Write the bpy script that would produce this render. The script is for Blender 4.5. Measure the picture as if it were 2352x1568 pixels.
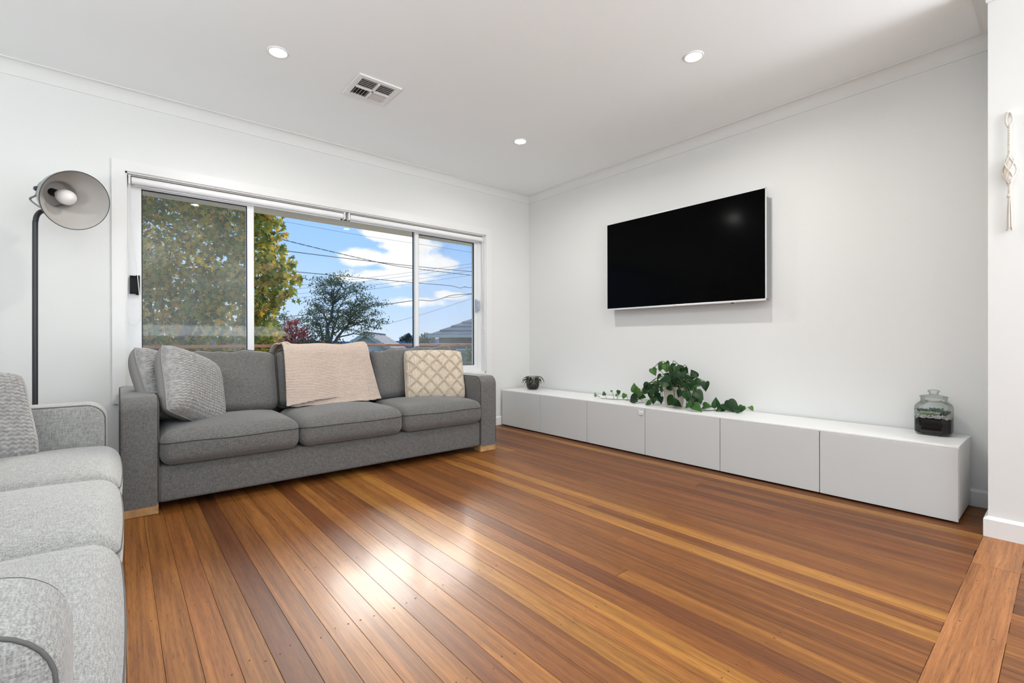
import bpy, bmesh, math, random
from mathutils import Vector, Matrix, Euler, noise

for _o in list(bpy.data.objects):
    bpy.data.objects.remove(_o)
SC = bpy.context.scene
COL = SC.collection
R = math.radians
PI = math.pi

# ------------------------------------------------------------------ camera
F_PX = 1075.7
cam_d = bpy.data.cameras.new('camera')
cam_d.sensor_width = 36.0
cam_d.lens = F_PX * 36.0 / 2352.0
cam_d.clip_start = 0.05
cam_d.clip_end = 2000
cam = bpy.data.objects.new('camera', cam_d)
COL.objects.link(cam)
YAW, PIT, ROL = 0.6972, -0.0015, -0.0020
_f = Vector((math.sin(YAW) * math.cos(PIT), math.cos(YAW) * math.cos(PIT), math.sin(PIT)))
_r = Vector((math.cos(YAW), -math.sin(YAW), 0))
_u = _r.cross(_f)
_r2 = _r * math.cos(ROL) + _u * math.sin(ROL)
_u2 = _u * math.cos(ROL) - _r * math.sin(ROL)
CAMP = Vector((-3.5994, -3.9903, 0.9111))
cam.matrix_world = Matrix(((_r2.x, _u2.x, -_f.x, CAMP.x), (_r2.y, _u2.y, -_f.y, CAMP.y),
                           (_r2.z, _u2.z, -_f.z, CAMP.z), (0, 0, 0, 1)))
SC.camera = cam

# ------------------------------------------------------------------ exposure
vs = SC.view_settings
vs.view_transform = 'Standard'
vs.look = 'None'
vs.gamma = 1.0
vs.use_curve_mapping = False
vs.exposure = 0.42

# ------------------------------------------------------------------ node helpers
def mat_new(name):
    m = bpy.data.materials.new(name)
    m.use_nodes = True
    nt = m.node_tree
    for n in list(nt.nodes):
        nt.nodes.remove(n)
    return m, nt

def N(nt, typ, **kw):
    n = nt.nodes.new(typ)
    for k, v in kw.items():
        if k.startswith('i_'):
            key = k[2:]
            n.inputs[int(key) if key.isdigit() else key.replace('_', ' ')].default_value = v
        else:
            setattr(n, k, v)
    return n

def L(nt, a, b):
    nt.links.new(a, b)

def ramp(nt, stops, interp='LINEAR'):
    n = nt.nodes.new('ShaderNodeValToRGB')
    cr = n.color_ramp
    cr.interpolation = interp
    while len(cr.elements) < len(stops):
        cr.elements.new(0.5)
    for e, (p, c) in zip(cr.elements, stops):
        e.position = p
        e.color = c if len(c) == 4 else (*c, 1)
    return n

def math_n(nt, op, a, b=None, clamp=False):
    n = nt.nodes.new('ShaderNodeMath')
    n.operation = op
    n.use_clamp = clamp
    for i, v in enumerate((a, b)):
        if v is None:
            continue
        if isinstance(v, (int, float)):
            n.inputs[i].default_value = v
        else:
            L(nt, v, n.inputs[i])
    return n.outputs[0]

def mix_rgb(nt, fac, a, b, blend='MIX'):
    n = nt.nodes.new('ShaderNodeMix')
    n.data_type = 'RGBA'
    n.blend_type = blend
    for sock, v in ((n.inputs[0], fac), (n.inputs[6], a), (n.inputs[7], b)):
        if isinstance(v, (int, float)):
            sock.default_value = v
        elif isinstance(v, tuple):
            sock.default_value = v if len(v) == 4 else (*v, 1)
        else:
            L(nt, v, sock)
    return n.outputs[2]

# ------------------------------------------------------------------ world: blue sky with cumulus
def build_world():
    w = bpy.data.worlds.new('sky')
    SC.world = w
    w.use_nodes = True
    nt = w.node_tree
    for n in list(nt.nodes):
        nt.nodes.remove(n)
    tc = N(nt, 'ShaderNodeTexCoord')
    nrm = N(nt, 'ShaderNodeVectorMath', operation='NORMALIZE')
    L(nt, tc.outputs['Generated'], nrm.inputs[0])
    sep = N(nt, 'ShaderNodeSeparateXYZ')
    L(nt, nrm.outputs[0], sep.inputs[0])
    az = math_n(nt, 'ARCTAN2', sep.outputs[0], sep.outputs[1])      # 0 = +y, positive toward +x
    el = math_n(nt, 'ARCSINE', sep.outputs[2])
    sky = ramp(nt, [(0.0, (0.62, 0.72, 0.86)), (0.05, (0.50, 0.66, 0.92)), (0.16, (0.34, 0.56, 0.93)),
                    (0.4, (0.22, 0.44, 0.88)), (1.0, (0.13, 0.30, 0.72))])
    elc = math_n(nt, 'MULTIPLY', el, 0.85, clamp=True)
    L(nt, elc, sky.inputs[0])
    # cloud field in azimuth / elevation space
    comb = N(nt, 'ShaderNodeCombineXYZ')
    L(nt, math_n(nt, 'MULTIPLY', az, 1.0), comb.inputs[0])
    L(nt, math_n(nt, 'MULTIPLY', el, 1.7), comb.inputs[1])
    nz = N(nt, 'ShaderNodeTexNoise', noise_dimensions='3D', i_Scale=13.0, i_Detail=9.0, i_Roughness=0.62, i_Distortion=0.15)
    L(nt, comb.outputs[0], nz.inputs['Vector'])
    big = N(nt, 'ShaderNodeTexNoise', noise_dimensions='3D', i_Scale=1.6, i_Detail=2.0)
    L(nt, comb.outputs[0], big.inputs['Vector'])
    total = None
    for (a0, e0, sa, se, wgt) in [(24.6, 12.6, 2.6, 1.1, 1.1), (26.6, 12.9, 2.0, 1.3, 1.2), (27.5, 11.2, 3.2, 1.4, 1.1), (23.0, 9.6, 3.6, 1.2, 0.9), (27.5, 9.4, 4.6, 1.5, 1.1),
                                  (31.0, 9.0, 2.8, 1.3, 0.9), (25.5, 7.6, 5.5, 1.2, 0.85), (29.0, 4.6, 4.4, 0.8, 0.8), (32.5, 5.4, 2.4, 0.7, 0.8), (31.2, 13.6, 2.6, 0.7, 0.6), (20.0, 7.2, 3.0, 0.9, 0.5),
                                  (62.0, 16.0, 12.0, 4.0, 0.9), (-14.0, 17.0, 11.0, 4.0, 0.9)]:
        da = math_n(nt, 'MULTIPLY', math_n(nt, 'SUBTRACT', az, R(a0)), 1.0 / R(sa))
        de = math_n(nt, 'MULTIPLY', math_n(nt, 'SUBTRACT', el, R(e0)), 1.0 / R(se))
        q = math_n(nt, 'ADD', math_n(nt, 'MULTIPLY', da, da), math_n(nt, 'MULTIPLY', de, de))
        g = math_n(nt, 'MULTIPLY', math_n(nt, 'EXPONENT', math_n(nt, 'MULTIPLY', q, -0.8)), wgt)
        total = g if total is None else math_n(nt, 'MAXIMUM', total, g)
    dens = math_n(nt, 'ADD', math_n(nt, 'MULTIPLY', total, 0.66),
                  math_n(nt, 'MULTIPLY', math_n(nt, 'SUBTRACT', nz.outputs[0], 0.5), 0.80))
    dens = math_n(nt, 'ADD', dens, math_n(nt, 'MULTIPLY', math_n(nt, 'SUBTRACT', big.outputs[0], 0.62), 0.5))
    cov = ramp(nt, [(0.14, (0, 0, 0)), (0.33, (1, 1, 1))], 'EASE')
    L(nt, dens, cov.inputs[0])
    shade = ramp(nt, [(0.2, (0.80, 0.84, 0.93)), (0.5, (0.97, 0.95, 0.95))])
    L(nt, dens, shade.inputs[0])
    col = mix_rgb(nt, cov.outputs[0], sky.outputs[0], shade.outputs[0])
    bg = N(nt, 'ShaderNodeBackground', i_Strength=SKY_STRENGTH)
    L(nt, col, bg.inputs[0])
    out = N(nt, 'ShaderNodeOutputWorld')
    L(nt, bg.outputs[0], out.inputs[0])

SKY_STRENGTH = 0.90
build_world()

# hazy sun in front of the house, coming in low over the sofa
SUN_AZ, SUN_EL = R(27), R(25)
sun_d = bpy.data.lights.new('sun', 'SUN')
sun_d.energy = 2.5
sun_d.angle = R(15)
sun_d.color = (1.0, 0.95, 0.88)
sun = bpy.data.objects.new('sun', sun_d)
COL.objects.link(sun)
_sd = Vector((math.sin(SUN_AZ) * math.cos(SUN_EL), math.cos(SUN_AZ) * math.cos(SUN_EL), math.sin(SUN_EL)))
sun.rotation_euler = _sd.to_track_quat('Z', 'Y').to_euler()
sun.location = (8, 14, 10)

def fill_lamp(name, loc, rot, sx, sy, power, color):
    d = bpy.data.lights.new(name, 'AREA')
    d.shape = 'RECTANGLE'
    d.size, d.size_y = sx, sy
    d.energy = power
    d.color = color
    o = bpy.data.objects.new(name, d)
    COL.objects.link(o)
    o.location = loc
    o.rotation_euler = rot
    return o

# added fill lamps facing up in the unseen part of the room, brightening the ceiling
fill_lamp('fill_rear', (-2.3, -8.12, 1.15), (R(168), 0, 0), 3.6, 1.2, 205, (0.90, 0.95, 1.0))
fill_lamp('fill_left', (-5.45, -3.7, 0.70), (0, R(-176), 0), 0.6, 2.8, 70, (0.90, 0.95, 1.0))
fill_lamp('fill_right', (-0.35, -6.2, 0.70), (0, R(174), 0), 0.6, 2.6, 66, (0.90, 0.95, 1.0))
DOWNLIGHT_W = 7.5

# ------------------------------------------------------------------ object helpers
def finish(o, parent=None, label=None, cat=None, group=None, kind=None):
    COL.objects.link(o)
    if parent is not None:
        o.parent = parent
    tag(o, label, cat, group, kind)
    return o

def tag(o, label=None, cat=None, group=None, kind=None):
    if label: o['label'] = label
    if cat: o['category'] = cat
    if group: o['group'] = group
    if kind: o['kind'] = kind
    return o

def empty(name, loc=(0, 0, 0), rot=(0, 0, 0), label=None, cat=None, group=None, kind=None):
    o = bpy.data.objects.new(name, None)
    o.empty_display_size = 0.1
    o.location = loc
    o.rotation_euler = rot
    return finish(o, None, label, cat, group, kind)

def mesh(name, verts, faces, mat, parent=None, smooth=False, recalc=False, **kw):
    me = bpy.data.meshes.new(name)
    me.from_pydata([tuple(v) for v in verts], [], faces)
    if recalc:
        bm = bmesh.new(); bm.from_mesh(me)
        bmesh.ops.recalc_face_normals(bm, faces=bm.faces)
        bm.to_mesh(me); bm.free()
    me.update()
    if smooth:
        me.shade_smooth()
    if mat is not None:
        me.materials.append(mat)
    o = bpy.data.objects.new(name, me)
    return finish(o, parent, **kw)

def from_data(name, me, parent=None, **kw):
    return finish(bpy.data.objects.new(name, me), parent, **kw)

class G:
    """collects shapes that belong to one piece"""
    def __init__(self):
        self.v, self.f = [], []
    def add(self, vs_, fs_, M=None):
        b = len(self.v)
        self.v += [(M @ Vector(p)) if M else p for p in vs_]
        self.f += [tuple(i + b for i in f) for f in fs_]
        return self
    def box(self, x0, x1, y0, y1, z0, z1, M=None):
        vs_ = [(x0, y0, z0), (x1, y0, z0), (x1, y1, z0), (x0, y1, z0), (x0, y0, z1), (x1, y0, z1), (x1, y1, z1), (x0, y1, z1)]
        fs_ = [(0, 3, 2, 1), (4, 5, 6, 7), (0, 1, 5, 4), (1, 2, 6, 5), (2, 3, 7, 6), (3, 0, 4, 7)]
        return self.add(vs_, fs_, M)
    def bbox(self, x0, x1, y0, y1, z0, z1, r=0.004, seg=2, M=None):
        bm = bmesh.new()
        bmesh.ops.create_cube(bm, size=1)
        for v in bm.verts:
            v.co = Vector(((x0 + x1) / 2 + v.co.x * (x1 - x0), (y0 + y1) / 2 + v.co.y * (y1 - y0), (z0 + z1) / 2 + v.co.z * (z1 - z0)))
        bmesh.ops.bevel(bm, geom=list(bm.edges), offset=r, segments=seg, affect='EDGES', profile=0.5)
        bm.verts.index_update()
        self.add([v.co.copy() for v in bm.verts], [tuple(v.index for v in f.verts) for f in bm.faces], M)
        bm.free()
        return self
    def lathe(self, prof, n=32, M=None, close=False):
        vs_, fs_ = [], []
        k = len(prof)
        for i in range(n):
            a = 2 * PI * i / n
            for (r_, z_) in prof:
                vs_.append((r_ * math.cos(a), r_ * math.sin(a), z_))
        for i in range(n):
            j = (i + 1) % n
            for q in range(k - 1):
                fs_.append((i * k + q, j * k + q, j * k + q + 1, i * k + q + 1))
        if close:
            fs_.append(tuple(i * k for i in reversed(range(n))))
            fs_.append(tuple(i * k + k - 1 for i in range(n)))
        return self.add(vs_, fs_, M)
    def tube(self, pts, r, n=8, M=None, cap=True, flat=1.0):
        pts = [Vector(p) for p in pts]
        k = len(pts)
        rad = r if isinstance(r, (list, tuple)) else [r] * k
        vs_, fs_ = [], []
        t0 = (pts[1] - pts[0]).normalized()
        ref = Vector((0, 0, 1)) if abs(t0.z) < 0.9 else Vector((1, 0, 0))
        nn = (ref - t0 * ref.dot(t0)).normalized()
        for i, p in enumerate(pts):
            t = (pts[min(i + 1, k - 1)] - pts[max(i - 1, 0)])
            t = t.normalized() if t.length > 1e-9 else t0
            nn = (nn - t * nn.dot(t))
            nn = nn.normalized() if nn.length > 1e-6 else t.orthogonal().normalized()
            b = t.cross(nn)
            for j in range(n):
                a = 2 * PI * j / n
                vs_.append(p + (nn * math.cos(a) * flat + b * math.sin(a)) * rad[i])
        for i in range(k - 1):
            for j in range(n):
                j2 = (j + 1) % n
                fs_.append((i * n + j, i * n + j2, (i + 1) * n + j2, (i + 1) * n + j))
        if cap:
            fs_.append(tuple(reversed(range(n))))
            fs_.append(tuple(range((k - 1) * n, k * n)))
        return self.add(vs_, fs_, M)
    def prism(self, poly, a0, a1, axis='x', M=None):
        """poly: 2d points; extruded along axis between a0 and a1. x:(y,z) y:(x,z) z:(x,y)"""
        k = len(poly)
        def P(p, a):
            return {'x': (a, p[0], p[1]), 'y': (p[0], a, p[1]), 'z': (p[0], p[1], a)}[axis]
        vs_ = [P(p, a0) for p in poly] + [P(p, a1) for p in poly]
        fs_ = [tuple(range(k)), tuple(reversed(range(k, 2 * k)))] + [(i, i + k, (i + 1) % k + k, (i + 1) % k) for i in range(k)]
        return self.add(vs_, fs_, M)
    def obj(self, name, mat, parent=None, smooth=False, recalc=True, **kw):
        return mesh(name, self.v, self.f, mat, parent, smooth, recalc, **kw)

def smooth_by_angle(o, deg=40):
    me = o.data
    bm = bmesh.new(); bm.from_mesh(me)
    for f in bm.faces: f.smooth = True
    for e in bm.edges:
        if len(e.link_faces) == 2 and e.calc_face_angle(0) > R(deg):
            e.smooth = False
    bm.to_mesh(me); bm.free()
    return o

def softbox(hx, hy, hz, r, m=(10, 10, 4), k=3, fn=None):
    def ax(a, mm):
        inner = [-(a - r) + 2 * (a - r) * i / mm for i in range(mm + 1)]
        out = [(a - r) + r * math.tan(PI / 4 * j / k) for j in range(1, k + 1)]
        return [-o for o in reversed(out)] + inner + out
    H = (hx, hy, hz)
    A = [ax(H[i], m[i]) for i in range(3)]
    idx, vs_, fs_ = {}, [], []
    def vert(p):
        key = (round(p[0], 5), round(p[1], 5), round(p[2], 5))
        if key in idx: return idx[key]
        q = Vector(p)
        inn = Vector([max(-(H[i] - r), min(H[i] - r, p[i])) for i in range(3)])
        d = q - inn
        if d.length > 1e-9: q = inn + d.normalized() * r
        if fn: q = Vector(fn(q.x, q.y, q.z, q.x / hx, q.y / hy, q.z / hz))
        idx[key] = len(vs_)
        vs_.append(q)
        return idx[key]
    for d in range(3):
        e, g = (d + 1) % 3, (d + 2) % 3
        for s in (-1, 1):
            for i in range(len(A[e]) - 1):
                for j in range(len(A[g]) - 1):
                    c = []
                    for (ii, jj) in ((i, j), (i + 1, j), (i + 1, j + 1), (i, j + 1)):
                        p = [0, 0, 0]; p[d] = s * H[d]; p[e] = A[e][ii]; p[g] = A[g][jj]
                        c.append(vert(p))
                    fs_.append(tuple(c) if s > 0 else tuple(reversed(c)))
    return vs_, fs_

def subdiv(o, lv=1):
    m = o.modifiers.new('sub', 'SUBSURF')
    m.levels = lv; m.render_levels = lv
    return o

def frame_from(n, up=(0, 0, 1), roll=0.0):
    """matrix whose local z is n and whose local y is as close to up as possible"""
    n = Vector(n).normalized()
    u = Vector(up); u = (u - n * u.dot(n)).normalized()
    x = u.cross(n)
    M = Matrix((x, u, n)).transposed()
    return M @ Matrix.Rotation(roll, 3, 'Z')

# ------------------------------------------------------------------ materials
def principled(name, col, rough=0.5, spec=0.5, metal=0.0, bump=0.0, bscale=300.0, var=0.0, vscale=6.0, coat=0.0, sheen=0.0):
    m, nt = mat_new(name)
    p = N(nt, 'ShaderNodeBsdfPrincipled')
    p.inputs['Base Color'].default_value = (*col, 1)
    p.inputs['Roughness'].default_value = rough
    p.inputs['Specular IOR Level'].default_value = spec
    p.inputs['Metallic'].default_value = metal
    p.inputs['Coat Weight'].default_value = coat
    p.inputs['Sheen Weight'].default_value = sheen
    tc = N(nt, 'ShaderNodeTexCoord')
    if var > 0:
        nz = N(nt, 'ShaderNodeTexNoise', i_Scale=vscale, i_Detail=4.0)
        L(nt, tc.outputs['Object'], nz.inputs['Vector'])
        rp = ramp(nt, [(0.3, tuple(c * (1 - var) for c in col)), (0.7, tuple(min(1, c * (1 + var)) for c in col))])
        L(nt, nz.outputs[0], rp.inputs[0])
        L(nt, rp.outputs[0], p.inputs['Base Color'])
    if bump > 0:
        nb = N(nt, 'ShaderNodeTexNoise', i_Scale=bscale, i_Detail=3.0)
        L(nt, tc.outputs['Object'], nb.inputs['Vector'])
        b = N(nt, 'ShaderNodeBump', i_Strength=bump, i_Distance=0.002)
        L(nt, nb.outputs[0], b.inputs['Height'])
        L(nt, b.outputs[0], p.inputs['Normal'])
    o = N(nt, 'ShaderNodeOutputMaterial')
    L(nt, p.outputs[0], o.inputs[0])
    return m

def emission(name, col, strength):
    m, nt = mat_new(name)
    e = N(nt, 'ShaderNodeEmission', i_Strength=strength)
    e.inputs[0].default_value = (*col, 1)
    o = N(nt, 'ShaderNodeOutputMaterial')
    L(nt, e.outputs[0], o.inputs[0])
    return m

def fabric(name, dark, light, scale=460.0, aniso=9.0, bump=0.14):
    """woven upholstery: two crossed sets of slubby yarns"""
    m, nt = mat_new(name)
    tc = N(nt, 'ShaderNodeTexCoord')
    outs = []
    for s in ((scale, scale / aniso, scale), (scale / aniso, scale, scale), (scale, scale, scale / aniso)):
        mp = N(nt, 'ShaderNodeMapping')
        mp.inputs['Scale'].default_value = s
        L(nt, tc.outputs['Object'], mp.inputs[0])
        nz = N(nt, 'ShaderNodeTexNoise', i_Scale=1.0, i_Detail=2.0, i_Roughness=0.5)
        L(nt, mp.outputs[0], nz.inputs['Vector'])
        outs.append(nz.outputs[0])
    h = math_n(nt, 'MULTIPLY', math_n(nt, 'ADD', math_n(nt, 'ADD', outs[0], outs[1]), outs[2]), 0.3333)
    hh = h
    rp = ramp(nt, [(0.40, dark), (0.60, light)])
    L(nt, hh, rp.inputs[0])
    p = N(nt, 'ShaderNodeBsdfPrincipled', i_Roughness=0.9)
    p.inputs['Specular IOR Level'].default_value = 0.15
    p.inputs['Sheen Weight'].default_value = 0.25
    p.inputs['Sheen Roughness'].default_value = 0.5
    L(nt, rp.outputs[0], p.inputs['Base Color'])
    b = N(nt, 'ShaderNodeBump', i_Strength=bump, i_Distance=0.003)
    L(nt, h, b.inputs['Height'])
    L(nt, b.outputs[0], p.inputs['Normal'])
    o = N(nt, 'ShaderNodeOutputMaterial')
    L(nt, p.outputs[0], o.inputs[0])
    return m

def wood_floor(name):
    m, nt = mat_new(name)
    tc = N(nt, 'ShaderNodeTexCoord')
    oi = N(nt, 'ShaderNodeObjectInfo')
    off = math_n(nt, 'MULTIPLY', oi.outputs['Random'], 83.0)
    addv = N(nt, 'ShaderNodeVectorMath', operation='ADD')
    L(nt, tc.outputs['Object'], addv.inputs[0]); L(nt, off, addv.inputs[1])
    def nz(s, d, det=4.0, dist=0.0):
        mp = N(nt, 'ShaderNodeMapping'); mp.inputs['Scale'].default_value = s
        L(nt, addv.outputs[0], mp.inputs[0])
        n = N(nt, 'ShaderNodeTexNoise', i_Scale=1.0, i_Detail=det, i_Roughness=0.6, i_Distortion=dist)
        L(nt, mp.outputs[0], n.inputs['Vector'])
        return n.outputs[0]
    broad = nz((26, 1.1, 1), 0, 3.0, 0.5)
    streak = nz((130, 2.6, 1), 0, 4.0)
    pore = nz((520, 16, 1), 0, 3.0)
    g = math_n(nt, 'ADD', math_n(nt, 'MULTIPLY', broad, 0.55), math_n(nt, 'MULTIPLY', streak, 0.45))
    rp = ramp(nt, [(0.30, (0.46, 0.40, 0.35)), (0.50, (0.96, 0.95, 0.94)), (0.70, (1.5, 1.58, 1.62))])
    L(nt, g, rp.inputs[0])
    c = mix_rgb(nt, 1.0, oi.outputs['Color'], rp.outputs[0], 'MULTIPLY')
    pr = ramp(nt, [(0.32, (0.50, 0.46, 0.42)), (0.48, (1, 1, 1))])
    L(nt, pore, pr.inputs[0])
    c = mix_rgb(nt, 0.8, c, pr.outputs[0], 'MULTIPLY')
    p = N(nt, 'ShaderNodeBsdfPrincipled')
    L(nt, c, p.inputs['Base Color'])
    wear = N(nt, 'ShaderNodeTexNoise', i_Scale=3.0, i_Detail=5.0, i_Roughness=0.7)
    gm = N(nt, 'ShaderNodeNewGeometry')
    L(nt, gm.outputs['Position'], wear.inputs['Vector'])
    rr = N(nt, 'ShaderNodeMapRange', i_3=0.42, i_4=0.55)
    L(nt, wear.outputs[0], rr.inputs[0])
    L(nt, rr.outputs[0], p.inputs['Roughness'])
    p.inputs['Specular IOR Level'].default_value = 0.30
    p.inputs['Coat Weight'].default_value = 0.10
    p.inputs['Coat Roughness'].default_value = 0.16
    b = N(nt, 'ShaderNodeBump', i_Strength=0.10, i_Distance=0.001)
    L(nt, streak, b.inputs['Height'])
    L(nt, b.outputs[0], p.inputs['Normal'])
    o = N(nt, 'ShaderNodeOutputMaterial')
    L(nt, p.outputs[0], o.inputs[0])
    return m

def thin_glass(name, tint=(1, 1, 1), gloss=0.06, edge=0.5, edge_tint=None):
    m, nt = mat_new(name)
    lw = N(nt, 'ShaderNodeLayerWeight', i_Blend=0.35)
    t = N(nt, 'ShaderNodeBsdfTransparent')
    if edge_tint:
        L(nt, mix_rgb(nt, lw.outputs['Facing'], tint, edge_tint), t.inputs[0])
    else:
        t.inputs[0].default_value = (*tint, 1)
    gl = N(nt, 'ShaderNodeBsdfGlossy', i_Roughness=0.02)
    fac = math_n(nt, 'ADD', math_n(nt, 'MULTIPLY', lw.outputs['Fresnel'], edge), gloss, clamp=True)
    mx = N(nt, 'ShaderNodeMixShader')
    L(nt, fac, mx.inputs[0]); L(nt, t.outputs[0], mx.inputs[1]); L(nt, gl.outputs[0], mx.inputs[2])
    o = N(nt, 'ShaderNodeOutputMaterial')
    L(nt, mx.outputs[0], o.inputs[0])
    return m

def screen_mesh(name):
    m, nt = mat_new(name)
    t = N(nt, 'ShaderNodeBsdfTransparent')
    d = N(nt, 'ShaderNodeBsdfDiffuse')
    d.inputs[0].default_value = (0.55, 0.56, 0.55, 1)
    tr = N(nt, 'ShaderNodeBsdfTranslucent')
    tr.inputs[0].default_value = (0.60, 0.61, 0.60, 1)
    tc = N(nt, 'ShaderNodeTexCoord')
    nz = N(nt, 'ShaderNodeTexNoise', i_Scale=3.5, i_Detail=4.0)
    L(nt, tc.outputs['Object'], nz.inputs['Vector'])
    mr = N(nt, 'ShaderNodeMapRange', i_1=0.3, i_2=0.7, i_3=0.07, i_4=0.14)
    L(nt, nz.outputs[0], mr.inputs[0])
    m1 = N(nt, 'ShaderNodeMixShader', i_0=0.5)
    L(nt, d.outputs[0], m1.inputs[1]); L(nt, tr.outputs[0], m1.inputs[2])
    mx = N(nt, 'ShaderNodeMixShader')
    L(nt, mr.outputs[0], mx.inputs[0]); L(nt, t.outputs[0], mx.inputs[1]); L(nt, m1.outputs[0], mx.inputs[2])
    o = N(nt, 'ShaderNodeOutputMaterial')
    L(nt, mx.outputs[0], o.inputs[0])
    return m

def leaf_mat(name, stops, trans=0.45, rough=0.5, per_object=False):
    m, nt = mat_new(name)
    if per_object:
        src = N(nt, 'ShaderNodeObjectInfo').outputs['Random']
    else:
        src = N(nt, 'ShaderNodeNewGeometry').outputs['Random Per Island']
    rp = ramp(nt, stops)
    L(nt, src, rp.inputs[0])
    p = N(nt, 'ShaderNodeBsdfPrincipled', i_Roughness=rough)
    p.inputs['Specular IOR Level'].default_value = 0.35
    L(nt, rp.outputs[0], p.inputs['Base Color'])
    t = N(nt, 'ShaderNodeBsdfTranslucent')
    L(nt, rp.outputs[0], t.inputs[0])
    mx = N(nt, 'ShaderNodeMixShader', i_0=trans)
    L(nt, p.outputs[0], mx.inputs[1]); L(nt, t.outputs[0], mx.inputs[2])
    o = N(nt, 'ShaderNodeOutputMaterial')
    L(nt, mx.outputs[0], o.inputs[0])
    return m

MT = {}
MT['wall'] = principled('white_paint_darkened', (0.775, 0.78, 0.76), 0.65, 0.3, bump=0.06, bscale=160)  # same white as the ceiling, darkened in colour to balance the light
MT['ceil'] = principled('white_paint_brightened', (0.925, 0.95, 0.945), 0.75, 0.2, bump=0.04, bscale=120)  # same white as the walls, brightened and greened to offset dim, pinkish light
MT['trim'] = principled('trim_gloss_white', (0.80, 0.80, 0.785), 0.35, 0.5)
MT['alu'] = principled('white_aluminium', (0.80, 0.81, 0.82), 0.32, 0.5)
MT['plastic'] = principled('white_plastic', (0.84, 0.84, 0.83), 0.4, 0.5)
MT['blind'] = principled('blind_fabric', (0.86, 0.86, 0.86), 0.7, 0.2, bump=0.1, bscale=600)
MT['alugrey'] = principled('grey_aluminium_track', (0.45, 0.43, 0.41), 0.45)
MT['blackp'] = principled('black_plastic', (0.010, 0.010, 0.012), 0.6, 0.2)
MT['greyp'] = principled('grey_plastic', (0.38, 0.43, 0.50), 0.4)
MT['floor'] = wood_floor('hardwood_board')
MT['subfloor'] = principled('dark_joint', (0.03, 0.017, 0.01), 0.9)
MT['nail'] = principled('nail_filler', (0.07, 0.035, 0.018), 0.7)
MT['sofa'] = fabric('charcoal_upholstery', (0.085, 0.082, 0.078), (0.20, 0.196, 0.188))
MT['sofa_pipe'] = principled('charcoal_seam', (0.06, 0.058, 0.055), 0.9, 0.1)
MT['sofa2'] = fabric('lightened_upholstery', (0.20, 0.20, 0.19), (0.41, 0.415, 0.405))  # cloth colour lightened to stand in for stronger light on this sofa
MT['sofa2_pipe'] = principled('lightened_seam', (0.13, 0.13, 0.125), 0.9, 0.1)  # seam lightened along with the cloth
MT['oak'] = principled('oak_leg', (0.50, 0.28, 0.12), 0.45, 0.4, var=0.25, vscale=20)
MT['glass'] = thin_glass('window_glass', (0.98, 0.99, 0.985), 0.0, 0.10)
MT['screen'] = screen_mesh('flyscreen')
MT['pedal'] = principled('lamp_grey_paint', (0.30, 0.31, 0.31), 0.38, 0.5)
MT['lampin'] = principled('lamp_inner_paint', (0.50, 0.48, 0.45), 0.6, 0.3)
MT['lampdark'] = principled('lamp_dark_paint', (0.03, 0.032, 0.034), 0.4)
MT['bulb'] = principled('frosted_bulb', (0.80, 0.78, 0.76), 0.35, 0.5)
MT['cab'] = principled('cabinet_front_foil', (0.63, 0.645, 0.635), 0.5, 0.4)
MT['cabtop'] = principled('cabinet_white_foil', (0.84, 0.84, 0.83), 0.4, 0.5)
MT['tvscreen'] = principled('tv_panel', (0.001, 0.001, 0.0012), 0.13, 0.04)
MT['tvsilver'] = principled('tv_silver', (0.80, 0.80, 0.80), 0.3, 0.5, metal=0.4)
MT['tvback'] = principled('tv_back', (0.30, 0.31, 0.31), 0.5)
MT['knit'] = principled('grey_wool', (0.33, 0.325, 0.315), 0.95, 0.1, var=0.25, vscale=60, sheen=0.3, bump=0.5, bscale=900)
MT['knitdark'] = principled('brown_grey_wool', (0.15, 0.14, 0.13), 0.95, 0.1, var=0.2, vscale=60, sheen=0.3)
MT['linen'] = principled('grey_cushion_backing', (0.30, 0.29, 0.275), 0.95, 0.1, bump=0.3, bscale=700)
MT['cream'] = principled('cream_cotton', (0.62, 0.53, 0.42), 0.95, 0.1, var=0.08, vscale=40, sheen=0.2, bump=0.5, bscale=900)
MT['throw'] = principled('blush_cotton', (0.58, 0.47, 0.40), 0.95, 0.1, var=0.10, vscale=90, sheen=0.25, bump=0.5, bscale=900)
MT['pot'] = principled('cream_ceramic', (0.48, 0.44, 0.38), 0.5, 0.4, var=0.08, vscale=14, bump=0.2, bscale=90)
MT['soil'] = principled('black_soil', (0.010, 0.009, 0.008), 0.95, 0.1, bump=1.0, bscale=220)
MT['vine'] = principled('vine_stem', (0.05, 0.075, 0.025), 0.6)
MT['leaf'] = leaf_mat('philodendron_leaf', [(0.0, (0.010, 0.035, 0.010)), (0.6, (0.016, 0.060, 0.014)), (0.85, (0.03, 0.10, 0.02)), (1.0, (0.07, 0.17, 0.03))], 0.15, 0.4, True)
MT['leafnew'] = leaf_mat('young_leaf', [(0.0, (0.05, 0.13, 0.025)), (1.0, (0.11, 0.24, 0.05))], 0.25, 0.45, True)
MT['jar'] = thin_glass('jar_glass', (0.97, 0.985, 0.975), 0.03, 0.55, (0.60, 0.66, 0.62))
MT['bowlglass'] = thin_glass('bowl_glass', (0.72, 0.72, 0.66), 0.04, 0.5, (0.45, 0.46, 0.40))
MT['pebble'] = principled('white_pebble', (0.80, 0.76, 0.73), 0.7, 0.3, var=0.3, vscale=60)
MT['succ_pale'] = leaf_mat('pale_succulent', [(0, (0.28, 0.34, 0.20)), (1, (0.52, 0.58, 0.40))], 0.15)
MT['succ_dark'] = leaf_mat('dark_succulent', [(0, (0.012, 0.016, 0.008)), (0.7, (0.03, 0.03, 0.018)), (1, (0.06, 0.045, 0.035))], 0.1)
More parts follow.
